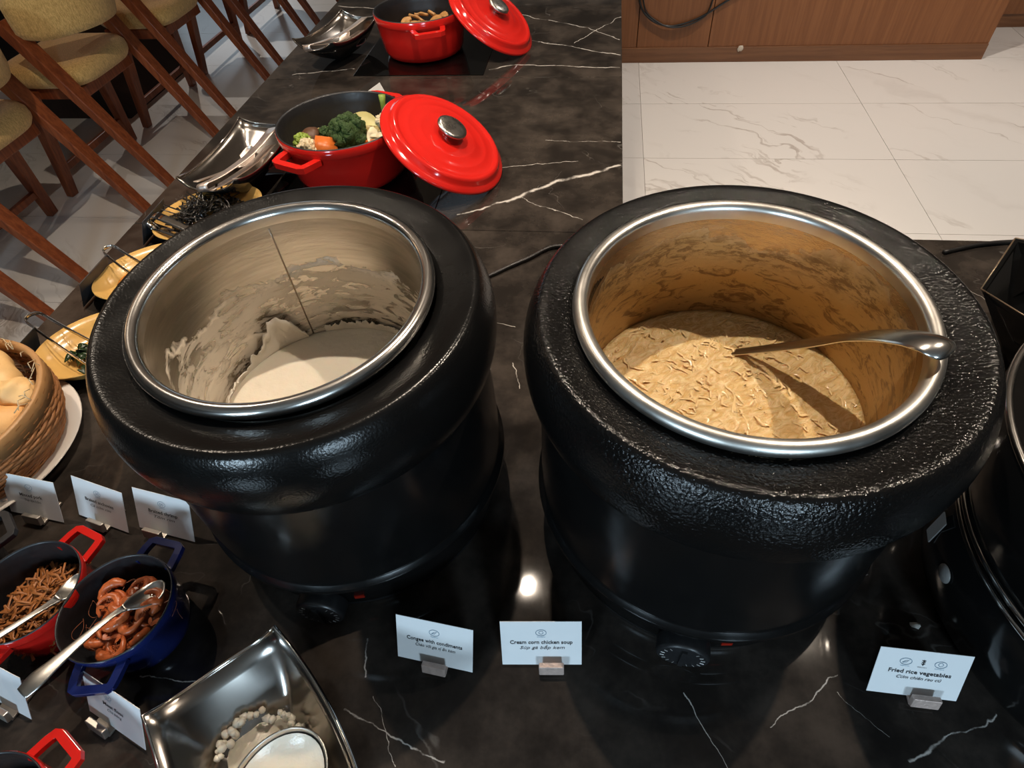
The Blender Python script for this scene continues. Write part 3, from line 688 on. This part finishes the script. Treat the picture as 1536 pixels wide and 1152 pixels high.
# shrimps
def shrimp_mesh():
    P, R = [], []
    for i in range(15):
        u = i/14; a = -.4+u*3.6; P.append((.016*math.cos(a)*(1-.15*u), .018*math.sin(a), .0015*math.sin(u*9)))
        R.append((.0066*(1-u)**.75+.0014)*(1.04 if i % 2 else .92)*(1 if u > .08 else .6))
    b = tube(P, R, 10); e = Vector(P[-1])
    for s in (-1, 1):
        b = join(b, ribbon([(e.x, e.y, e.z, .001, 0), (e.x+.005, e.y-.002+s*.003, e.z+.001, .0026, 0), (e.x+.010, e.y-.003+s*.006, e.z+.001, .0012, 0)], 2, 3))
    for i in range(4, 11):
        p = Vector(P[i]); q = p*.45; b = join(b, tube([p*.9, q+Vector((0, .002, .002))], [.0009, .0004], 4))
    h = Vector(P[0]); return b, h
sm, hd = shrimp_mesh()
SG = 'braised shrimps in the blue pot'
shp = None
for i in range(58):
    a = i*2.4; q = .002+(.024+.004*(i//15))*math.sqrt((i % 15)/15); lay = i//15
    loc = (-.488+q*math.cos(a)+.004, .190+q*math.sin(a)*.95, .030+.0085*lay+random.uniform(0, .004)); rot = (random.uniform(-.4, .4), random.uniform(-.4, .4), random.uniform(0, 6.28))
    if shp is None:
        shp = empty('shrimp', loc, 'orange-brown braised shrimp piled in the small blue pot', 'shrimp', SG)
        obj('body', sm, M['shrimp'], shp)
        for s in (-1, 1):
            obj('antenna', tube(spline([tuple(hd), (hd.x+.006, hd.y-.012, s*.004), (hd.x-.004+.004*s, hd.y-.020, s*.006), (hd.x-.016, hd.y-.024+.005*s, s*.005)], 4), .00025, 4), M['antenna'], shp)
        s_ = shp
    else:
        s_ = link_copy(shp)
        for chd in list(shp.children): link_copy(chd, s_)
    s_.location = loc; s_.rotation_euler = rot
    s_.scale = (.82,)*3
# fried shredded fish: stuff
def shreds(n, c, rx, ry, hz, L, wd, seed, flat=.5):
    random.seed(seed); V, F = [], []
    for i in range(n):
        a = random.random()*2*PI; q = math.sqrt(random.random()); x, y = rx*q*math.cos(a), ry*q*math.sin(a); z = hz*(1-q*q)*random.uniform(.55, 1.05)
        d = random.random()*2*PI; l = L*random.uniform(.6, 1.3); tl = random.uniform(-flat, flat); b = random.uniform(-.3, .3)*l
        P = []
        for u in (-.5, -.17, .17, .5):
            k = b*(1-4*u*u); P.append((x+math.cos(d)*l*u-math.sin(d)*k, y+math.sin(d)*l*u+math.cos(d)*k, z+tl*l*u+.002*math.sin(u*9+i), wd*random.uniform(.6, 1.2), wd*.2))
        V, F = join((V, F), ribbon(P, 1, 3))
    random.seed(seed+1); return V, F
o = obj('fish_shreds', shreds(330, (0, 0), .048, .048, .030, .026, .0014, 11), M['floss'], loc=(-.600, .198, .026)); solid(o, .0008, 0)
tag(o, 'golden-brown fried fish shreds heaped in the small red pot', 'shredded fish', kind='stuff')
o = obj('meat_floss', shreds(150, (0, 0), .045, .045, .022, .022, .0012, 13), M['nut'], loc=(-.508, -.004, .026)); solid(o, .0008, 0)
tag(o, 'pale brown floss in the red pot at the bottom left corner', 'floss', kind='stuff')
o = obj('minced_pork', shreds(150, (0, 0), .045, .045, .022, .012, .002, 17), M['floss'], loc=(-.742, .22, .022)); solid(o, .0015, 0)
tag(o, 'minced pork in the small black pot at the left edge', 'minced meat', kind='stuff')
dish_spoon([(-.513, .098, .097, .0075, -.0012), (-.507, .110, .0975, .0095, -.0016), (-.500, .125, .096, .0072, -.001), (-.488, .155, .090, .0042, -.0004), (-.478, .180, .083, .0032, 0), (-.4735, .190, .078, .005, .002), (-.470, .198, .072, .0105, .005), (-.465, .209, .065, .0140, .006), (-.460, .220, .063, .0105, .005), (-.457, .226, .064, .003, .001)], 'steel spoon resting in the small blue pot of shrimp', mat='steel_dull', group='spoons in the mini pots')
dish_spoon([(-.628, .085, .098, .0075, -.0012), (-.615, .100, .0975, .0092, -.0016), (-.603, .118, .096, .0068, -.001), (-.580, .150, .088, .004, -.0004), (-.565, .178, .079, .0032, 0), (-.560, .196, .070, .006, .002), (-.559, .203, .066, .0110, .005), (-.561, .213, .060, .0130, .006), (-.563, .224, .058, .009, .004), (-.564, .229, .058, .003, .001)], 'steel spoon resting in the small red pot of fish shreds', mat='steel_dull', group='spoons in the mini pots')
# ------------------------------------------------------------------ vegetables in the near red pot
VX, VY, VZ = -.548, 1.215, .050
random.seed(77); bedv = blob(.112, 9, .08, 5, 32, 10, (1, 1, .30))
for i in range(130):
    a = random.random()*6.28; q = .105*math.sqrt(random.random()); h = .030*math.sqrt(max(.05, 1-(q/.115)**2))
    bedv = join(bedv, xf(blob(random.uniform(.008, .014), i, .25, 2, 7, 5, (random.uniform(1, 1.8), 1, random.uniform(.35, .7))), Matrix.Translation((q*math.cos(a), q*math.sin(a), h+random.uniform(0, .006))) @ Matrix.Rotation(random.random()*6.28, 4, 'Z') @ Matrix.Rotation(random.uniform(-.7, .7), 4, 'X')))
tag(obj('vegetable_bed', bedv, M['vegbed'], loc=(VX, VY, .044)), 'bed of chopped stir-fried vegetables filling the red pot', 'vegetables', kind='stuff')
def floret(r, seed):
    h = blob(r*.62, seed, .1, 3, 14, 9, c=(0, 0, r*.2)); random.seed(seed)
    for i in range(46):
        a = random.random()*6.28; e = random.uniform(-.1, 1.); q = math.sqrt(max(0, 1-e*e))
        h = join(h, blob(r*random.uniform(.13, .22), seed+i, .35, 4, 8, 6, c=(r*.62*q*math.cos(a), r*.62*q*math.sin(a), r*.2+r*.6*e)))
    return h
def veg(name, vf, mat, loc, label, cat, rot=(0, 0, 0), stem=None, group='vegetables in the red pot'):
    t = empty(name, loc, label, cat, group); t.rotation_euler = rot
    obj('head' if stem else 'flesh', vf, M[mat], t)
    if stem: obj('stalk', tube([(0, 0, -stem), (0, 0, 0)], [.006, .010], 8), M['lime'], t)
veg('broccoli', floret(.054, 1), 'broccoli', (-.530, 1.190, 0.090), 'large dark green broccoli floret in the red pot', 'broccoli', (.2, .1, 0), .03)
veg('broccoli', floret(.025, 2), 'lime', (-.622, 1.163, 0.090), 'small light green broccoli floret in the red pot', 'broccoli', (.1, -.3, 1), .02)
veg('broccoli', floret(.022, 3), 'broccoli', (-.588, 1.205, 0.087), 'small dark broccoli floret behind the carrot in the red pot', 'broccoli', (.1, -.3, 2), .02)
veg('cauliflower', floret(.029, 4), 'cauli', (-.603, 1.137, 0.088), 'cauliflower floret at the front of the red pot', 'cauliflower', (.3, 0, 0), .02)
veg('cauliflower', floret(.026, 5), 'cauli', (-.463, 1.235, 0.096), 'cauliflower floret beside the lid in the red pot', 'cauliflower', (.1, .3, 1), .03)
veg('cauliflower', floret(.018, 8), 'cauli', (-.576, 1.120, 0.086), 'small cauliflower piece below the carrot in the red pot', 'cauliflower', (.1, .3, 1), .02)
veg('carrot', box((0, 0, 0), (.042, .036, .028)), 'carrot', (-.566, 1.142, 0.092), 'orange carrot chunk in the red pot', 'carrot', (.5, .35, .5))
veg('carrot', tube([(-.03, 0, 0), (.03, .004, .003)], [.004, .006], 6), 'carrot', (-.470, 1.178, 0.086), 'thin carrot stick near the lid in the red pot', 'carrot', (0, .1, .1))
veg('mushroom', lathe([(0, -.012), (.010, -.012), (.010, 0), (.022, -.004), (.024, .004), (.015, .013), (0, .016)], 24), 'mushroom', (-.617, 1.190, 0.092), 'dark brown mushroom in the red pot', 'mushroom', (.3, -.3, 0))
veg('courgette', ribbon([(-.035, -.010, 0, .003, 0), (-.02, .002, .006, .013, .002), (.01, .006, .008, .016, .003), (.04, -.006, .002, .004, 0)], 5, 5), 'courgette', (-.512, 1.232, 0.102), 'pale courgette slice behind the broccoli in the red pot', 'courgette', (.6, 0, .1))
veg('onion', ribbon([(-.03, .012, 0, .003, 0), (-.01, .005, .004, .011, .003), (.015, -.004, .005, .011, .003), (.03, -.012, 0, .003, 0)], 5, 5), 'onion', (-.478, 1.190, 0.092), 'white onion slice near the lid in the red pot', 'onion', (.2, .2, -.9))
veg('onion', ribbon([(-.03, .008, 0, .003, 0), (-.01, .003, .004, .010, .003), (.015, -.002, .005, .010, .003), (.03, -.008, 0, .003, 0)], 5, 5), 'onion', (-.452, 1.195, 0.090), 'yellow onion slice touching the lid in the red pot', 'onion', (.2, .2, .6))
veg('bean_stalk', tube([(0, 0, -.01), (.0, .004, .03), (.001, .006, .045)], [.006, .006, .008], 8), 'lime', (-.467, 1.262, 0.102), 'upright light green stalk in the red pot', 'stalk', (0, 0, 0))
veg('courgette', lathe([(0, 0), (.018, 0), (.019, .003), (.018, .006), (0, .006)], 20), 'lime', (-.634, 1.152, 0.078), 'green courgette slice at the left of the red pot', 'courgette', (.5, -.6, 0))
veg('potato', blob(.016, 2, .15, 2, 12, 8, (1.2, .8, .7)), 'onion', (-.534, 1.116, 0.088), 'pale potato piece at the front of the red pot', 'potato', (0, 0, .3))
# mushrooms in the far pot
tag(obj('mushroom_bed', blob(.108, 19, .08, 5, 28, 10, (1, 1, .30)), M['nut'], loc=(-.535, 1.915, .036)), 'bed of fried mushrooms filling the far red pot', 'mushrooms', kind='stuff')
random.seed(5)
ms = None
for i in range(16):
    a = random.uniform(0, 6.28); q = .085*math.sqrt(random.random())
    loc = (-.535+q*math.cos(a), 1.90+q*math.sin(a), .072+random.uniform(0, .010))
    if ms is None:
        ms = obj('mushroom_slice', ribbon([(-.020, -.006, 0, .005, .001), (-.008, .006, .004, .010, .002), (.010, .006, .004, .010, .002), (.022, -.006, 0, .005, .001)], 4, 5), M['nut']); solid(ms, .006, 0)
        tag(ms, 'golden fried mushroom slice in the far red pot', 'mushroom', 'mushroom slices in the far pot'); m_ = ms
    else: m_ = link_copy(ms)
    m_.location = loc; m_.rotation_euler = (random.uniform(-.5, .5), random.uniform(-.5, .5), random.uniform(0, 6.28))
# ------------------------------------------------------------------ yellow plates
YG = 'yellow oval plates'
def plate(name, c, rx, ry, h, ang, mat, label, group):
    o = obj(name, lathe([(0, .003), (.55, .003), (.62, .001), (.70, .004), (.86, h*.5), (.985, h*.95), (1, h), (.985, h+.001), (.84, h*.62), (.66, .009), (.5, .0075), (0, .0075)], 64, (0, 0), 1, 1), M[mat], loc=(c[0], c[1], 0), rot=(0, 0, ang))
    for v in o.data.vertices: v.co.x *= rx; v.co.y *= ry
    return tag(o, label, 'plate', group)
plate('oval_plate', (-.787, .995), .112, .088, .032, math.radians(48), 'ceramic_yellow', 'yellow oval plate holding black shredded seaweed', YG)
plate('oval_plate', (-.812, .803), .098, .078, .032, math.radians(40), 'ceramic_yellow', 'yellow oval plate with orange oil, middle of the three', YG)
plate('oval_plate', (-.803, .615), .095, .076, .032, math.radians(38), 'ceramic_yellow', 'yellow oval plate with dark green leaves beside the basket', YG)
o = obj('seaweed', shreds(190, (0, 0), .066, .050, .040, .046, .0022, 23, .9), M['seaweed'], loc=(-.790, .990, .018), rot=(0, 0, .75)); solid(o, .0008, 0)
tag(o, 'tangle of black shredded seaweed on the yellow plate', 'seaweed', kind='stuff')
tag(obj('chilli_oil', blob(.05, 31, .25, 2.5, 24, 8, (1, .7, .03)), M['oil'], loc=(-.842, .806, .0115)), 'thin orange chilli oil smear on the middle yellow plate', 'oil', kind='stuff')
V, F = [], []; random.seed(41)
for i in range(16):
    x, y = random.uniform(-.03, .03), random.uniform(-.025, .025); d = random.random()*6.28; l = random.uniform(.014, .03)
    V, F = join((V, F), ribbon([(x, y, .004, .001, 0), (x+math.cos(d)*l*.5, y+math.sin(d)*l*.5, .010+random.uniform(0, .012), .008, .003), (x+math.cos(d)*l, y+math.sin(d)*l, .006, .001, 0)], 4, 5))
o = obj('leafy_greens', (V, F), M['greens'], loc=(-.812, .588, .010)); solid(o, .0006, 0); tag(o, 'dark green cooked leaves on the nearest yellow plate', 'greens', kind='stuff')
PT = 'tongs on the yellow plates'
tongs([(-.735, .905, .022), (-.80, .925, .040), (-.862, .944, .054)], [(-.872, .934, .034), (-.80, .915, .024), (-.735, .895, .014)], .0085, 'steel tongs on the plate of black seaweed', PT, (.3, .95, .15), 'chrome')
tongs([(-.790, .792, .036), (-.84, .815, .046), (-.885, .836, .056)], [(-.896, .818, .055), (-.85, .790, .045), (-.79, .757, .034)], .0032, 'steel tongs on the plate with orange oil', PT, (0, .3, .95), 'steel')
tongs([(-.778, .600, .036), (-.85, .628, .046), (-.905, .650, .056)], [(-.920, .630, .055), (-.86, .600, .045), (-.778, .560, .034)], .0032, 'steel tongs on the plate of dark green leaves', PT, (0, .3, .95), 'steel')
# ------------------------------------------------------------------ bread basket on a plate
plate('round_plate', (-.872, .405), .146, .146, .020, 0, 'ceramic_white', 'large white plate under the bread basket', None)
bk = empty('bread_basket', (-.872, .405, .0085), 'round woven rattan basket of bread on a white plate', 'basket')
NB = 20
for i in range(NB):
    u = i/(NB-1); z = .004+.086*u; r = .115+.0225*math.sin(PI/2*min(1, 1.5*u))
    P = [((r+.0016*math.sin(20*a+PI*(i % 2)))*math.cos(a), (r+.0016*math.sin(20*a+PI*(i % 2)))*math.sin(a), z+.0012*math.sin(7*a+i)) for a in (2*PI*k/120 for k in range(120))]
    obj('weave_ring', tube(P, .0026, 6, True), M['basket'], bk)
for i in range(40):
    a = 2*PI*(i+.5)/40; P = [((.1135+.0225*math.sin(PI/2*min(1, 1.5*u)))*math.cos(a), (.1135+.0225*math.sin(PI/2*min(1, 1.5*u)))*math.sin(a), .002+.09*u) for u in (k/6 for k in range(7))]
    if i == 0: stake = obj('stake', tube([(math.hypot(p[0], p[1]), 0, p[2]) for p in P], .0021, 5), M['basketrim'], bk)
    else: s_ = link_copy(stake, bk)
    if i == 0: stake.rotation_euler.z = a
    else: s_.rotation_euler.z = a
obj('rim_band', lathe([(.1385, .070), (.1410, .070), (.1412, .094), (.1400, .0955), (.1370, .0955), (.1330, .0945), (.1330, .076), (.1385, .070)], 96), M['basketrim'], bk)
obj('basket_floor', lathe([(0, .002), (.105, .002), (.105, .006), (0, .006)], 48), M['basket'], bk)
random.seed(3)
V, F = [], []
for i in range(20):
    a = random.uniform(-.6, 2.4); r = random.uniform(.128, .136); d = a+PI/2+random.gauss(0, .6); l = random.uniform(.010, .024); x, y = r*math.cos(a), r*math.sin(a)
    V, F = join((V, F), tube([(x-math.cos(d)*l/2, y-math.sin(d)*l/2, .097), (x+random.gauss(0, .002), y+random.gauss(0, .002), .101+random.uniform(0, .003)), (x+math.cos(d)*l/2, y+math.sin(d)*l/2, .097)], .0007, 4))
fr = obj('binding_threads', (V, F), M['thread'], bk); fr['kind'] = 'stuff'
BRG = 'bread pieces in the basket'
def bread(loc, L, r, rz, tilt, mat, seed, label):
    P = [(-L/2+L*u, .008*math.sin(u*PI+seed), .006*math.sin(u*2.3+seed)) for u in (k/10 for k in range(11))]
    R_ = [r*max(.25, math.sin(PI*min(max(k/10, .06), .94)))**.45*(1+.10*math.sin(k*1.9+seed)) for k in range(11)]
    v, f = tube(P, R_, 14); v = [tuple(Vector(a)+Vector((noise.noise(Vector(a)*40+Vector((seed, 0, 0))), noise.noise(Vector(a)*40+Vector((0, seed, 0))), noise.noise(Vector(a)*40)))*.006) for a in v]
    o = obj('bread_roll', (v, f), M[mat], loc=loc, rot=(0, tilt, rz)); subsurf(o); tag(o, label, 'bread', BRG)
bread((-.845, .482, .088), .15, .030, -.5, .1, 'bread2', 1, 'long pale bread stick at the back of the basket')
bread((-.778, .458, .090), .048, .022, .6, .3, 'bread2', 2, 'small cut bread end beside the basket rim')
bread((-.815, .408, .086), .13, .038, .25, .15, 'bread', 3, 'golden brown bread roll in the middle of the basket')
bread((-.850, .345, .084), .14, .034, -.2, .0, 'bread', 4, 'golden bread roll at the front of the basket')
bread((-.855, .410, .040), .12, .036, .9, .0, 'bread', 6, 'bread roll lying underneath the others in the basket')
# ------------------------------------------------------------------ chafing dish and black bowl at right
cf = empty('chafing_dish', (.588, .305, 0), 'glossy black round chafing dish with steel rings at the right edge', 'chafing dish')
obj('body', lathe([(0, .003), (.18, .003), (.195, .006), (.203, .02), (.212, .06), (.2135, .09), (.207, .118)], 96), M['bowlblack'], cf)
for z, r in ((.120, .208), (.133, .209)): obj('steel_ring', tube([(r*math.cos(a), r*math.sin(a), z) for a in (2*PI*k/96 for k in range(96))], .0032, 8, True), M['chrome'], cf)
obj('lid_wall', lathe([(.203, .116), (.207, .137), (.216, .165), (.224, .20), (.227, .235), (.226, .25)], 96), M['bowlblack'], cf)
obj('lid_ring', tube([(.226*math.cos(a), .226*math.sin(a), .252) for a in (2*PI*k/96 for k in range(96))], .0036, 8, True), M['steel'], cf)
obj('lid_glass', lathe([(.224, .252), (.205, .262), (.17, .276), (.12, .288), (.06, .294), (0, .296)], 96), M['lidglass'], cf)
obj('lid_handle', tube(spline([(-.05, -.06, .292), (-.06, -.07, .325), (.0, -.075, .335), (.06, -.07, .325), (.05, -.06, .292)], 6), .007, 10), M['chrome'], cf)
st = math.radians(204)
def on_body(a, r, z): return (r*math.cos(a), r*math.sin(a), z)
o = obj('rating_plate', box((0, 0, 0), (.0012, .015, .040)), M['sticker'], cf, smooth=False, loc=on_body(math.radians(168), .2145, .084), rot=(0, 0, math.radians(168)))
o = obj('round_sticker', lathe([(0, 0), (.010, 0), (.010, .0008), (0, .0008)], 28), M['sticker'], cf, loc=on_body(math.radians(181), .2140, .076), rot=(0, PI/2, math.radians(181)))
tag(obj('rice_grain', blob(.0045, 2, .2, 2, 10, 7, (1.3, .8, .6)), M['grain'], loc=(.368, .274, .0026)), 'stray white crumb on the marble behind the fried rice card', 'crumb')
fb = empty('faceted_bowl', (.668, .690, 0), 'glossy black faceted bowl behind the chafing dish', 'bowl')
n = 7; V, F = [], []
rings = [(.065, .003), (.088, .05), (.128, .125), (.122, .122), (.080, .052), (.055, .012)]
for k, (r, z) in enumerate(rings):
    for i in range(n):
        a = 2*PI*(i+(.5 if k in (1, 4) else 0))/n+.25; V.append((r*math.cos(a), r*math.sin(a), z+(.012*(-1)**i if k in (2, 3) else 0)))
for k in range(len(rings)-1):
    for i in range(n):
        a, b = k*n+i, k*n+(i+1) % n; c, d = (k+1)*n+i, (k+1)*n+(i+1) % n; F += [(a, b, c), (b, d, c)]
F += [tuple(range(n)), tuple(5*n+i for i in range(n))]
obj('shell', (V, F), M['bowlblack'], fb, smooth=False)
for i in range(n):
    obj('edge_line', tube([V[2*n+i], V[2*n+(i+1) % n]], .0011, 5), M['goldline'], fb)
# ------------------------------------------------------------------ name cards
KG = 'printed dish name cards'
def name_card(bl, br, lean, en, vi, icons, label, holder='holder', hold_u=.5, enw=.062, h=.061, w=.085, tw_=None, hscale=1.):
    a = Vector((*bl, 0)); b = Vector((*br, 0)); mid = (a+b)/2; ang = math.atan2(b.y-a.y, b.x-a.x)
    t = empty('name_card', (mid.x, mid.y, .0005), label, 'name card', KG, ang)
    Rm = Matrix.Rotation(-lean, 4, 'X')      # card plane: x width, z up, leaning back
    def up(vf, y=0): return [Rm @ Vector((p[0], y-p[2], p[1])) for p in vf[0]], vf[1]
    obj('card', ([Rm @ Vector(p) for p in box((0, 0, .003+h/2), (w, .0006, h))[0]], box((0, 0, 0), (1, 1, 1))[1]), M['card'], t, smooth=False)
    def pr_(name, vf, x, z, mat): obj(name, up(([(p[0]+x, p[1]+z, 0) for p in vf[0]], vf[1]), -.0007), M[mat], t, smooth=False)
    if en:
        pr_('printed_name', text_mesh(en, .0070, .00012, 0, enw), 0, h*.58, 'ink')
        pr_('printed_translation', text_mesh(vi, .0058, .00002, .28, enw*.72), .001, h*.455, 'inkgrey')
    for ix, kd in icons:
        ring = tube([(.0055*math.cos(q), .0042*math.sin(q), 0) for q in (2*PI*k/28 for k in range(28))], .00022, 4, True)
        marks = {'pen': tube([(-.003, -.0018, 0), (-.0005, .0008, 0), (.0032, .0024, 0), (.0005, -.001, 0), (-.003, -.0018, 0)], .00022, 4),
                 'egg': tube([(.0022*math.cos(q), .0022*math.sin(q)+.0002, 0) for q in (2*PI*k/18 for k in range(18))], .0002, 4, True),
                 'pig': tube([(-.0028, .0012, 0), (-.0012, -.0014, 0), (.0012, -.0014, 0), (.0028, .0014, 0)], .00022, 4),
                 'fish': tube([(.0026*math.cos(q), .0018*math.sin(2*q), 0) for q in (2*PI*k/24 for k in range(24))], .0002, 4, True)}
        if kd == 'wheat':
            g = tube([(0, -.0035, 0), (0, .0045, 0)], .0003, 4)
            for q in range(3):
                for s in (-1, 1): g = join(g, tube([(0, -.002+.0022*q, 0), (s*.0018, -.0008+.0022*q, 0)], [.0006, .0003], 4))
            pr_('printed_icon', g, ix, h*.80, 'ink')
        else: pr_('printed_icon', join(ring, marks[kd]), ix, h*.80, 'inkblue')
        pr_('printed_caption', text_mesh({'pen': 'Vegetarian', 'egg': 'Contains', 'pig': 'Pork', 'fish': 'Seafood', 'wheat': 'Gluten'}[kd], .0020, 0, 0, .0085), ix, h*.705, 'inkblue' if kd != 'wheat' else 'ink')
    hx = (hold_u-.5)*w
    hm = M[holder]
    o = obj('holder', box((hx, -.0085, .0085), (.0265*hscale, .006, .0135)), hm, t, smooth=False, rot=(-.30, 0, 0)); bevel(o, .001)
    o = obj('holder_foot', box((hx, .010, .002), (.0245*hscale, .034, .003)), hm, t, smooth=False); bevel(o, .0006)
    return t
LN = math.radians(25)
name_card((-.192, .189), (-.107, .180), LN, 'Congee with condiments', 'Cháo với gia vị ăn kèm', ((0, 'pen'),), 'white card reading Congee with condiments', hold_u=.53)
name_card((-.077, .191), (.010, .199), LN, 'Cream corn chicken soup', 'Súp gà bắp kem', ((0, 'egg'),), 'white card reading Cream corn chicken soup', hold_u=.62, enw=.066)
name_card((.298, .201), (.384, .199), LN, 'Fried rice vegetables', 'Cơm chiên rau củ', ((-.016, 'pen'), (0, 'wheat'), (.016, 'egg')), 'white card reading Fried rice vegetables', hold_u=.60, enw=.058)
LL = math.radians(27)
name_card((-.762, .322), (-.677, .312), LL, 'Minced pork', 'Thịt lợn băm', ((0, 'pig'),), 'white card reading Minced pork', 'holder_silver', .56, .036)
name_card((-.664, .325), (-.580, .305), LL, 'Braised anchovies', 'Cá cơm rim', ((-.001, 'fish'),), 'white card reading Braised anchovies', 'holder_silver', .5, .048)
name_card((-.570, .314), (-.486, .300), LL, 'Braised shrimp', 'Tôm rim', ((0, 'fish'),), 'white card reading Braised shrimp, partly hidden by the kettle', 'holder_silver', .36, .044)
name_card((-.508, .104), (-.429, .076), LL, 'Meat floss', 'Chà bông', ((-.006, 'pig'),), 'white card reading Meat floss before the blue pot', 'holder_silver', .32, .030)
name_card((-.650, .112), (-.566, .090), LL, None, None, (), 'white name card cut off by the left edge below the red pot', 'holder_silver', .62)
def back_card(x, y0, y1, label):
    t = empty('name_card', (x, (y0+y1)/2, .0005), label, 'name card', 'dish cards seen from behind')
    w_ = y1-y0
    V = [Matrix.Rotation(math.radians(27), 4, 'Y') @ Vector(p) for p in box((0, 0, .033), (.0007, w_, .061))[0]]
    obj('card', (V, box((0, 0, 0), (1, 1, 1))[1]), M['cardback'], t, smooth=False)
    bevel(obj('holder', box((.022, 0, .007), (.026, .024, .013)), M['holder_navy'], t, smooth=False), .001)
back_card(-.903, .915, 1.0, 'dark back of a card behind the seaweed plate')
back_card(-.915, .727, .812, 'dark back of a card behind the middle yellow plate')
back_card(-.925, .535, .620, 'dark back of a card behind the leafy greens plate')
mc = empty('name_card', (-.566, 1.522, .0005), 'tip of a white card behind the red vegetable pot', 'name card', KG, 1.25)
obj('card', ([Matrix.Rotation(-.45, 4, 'X') @ Vector(p) for p in box((.0, 0, .029), (.085, .0006, .052))[0]], box((0, 0, 0), (1, 1, 1))[1]), M['card'], mc, smooth=False)
bevel(obj('holder', box((.0, -.008, .007), (.024, .010, .013)), M['holder_silver'], mc, smooth=False), .001)
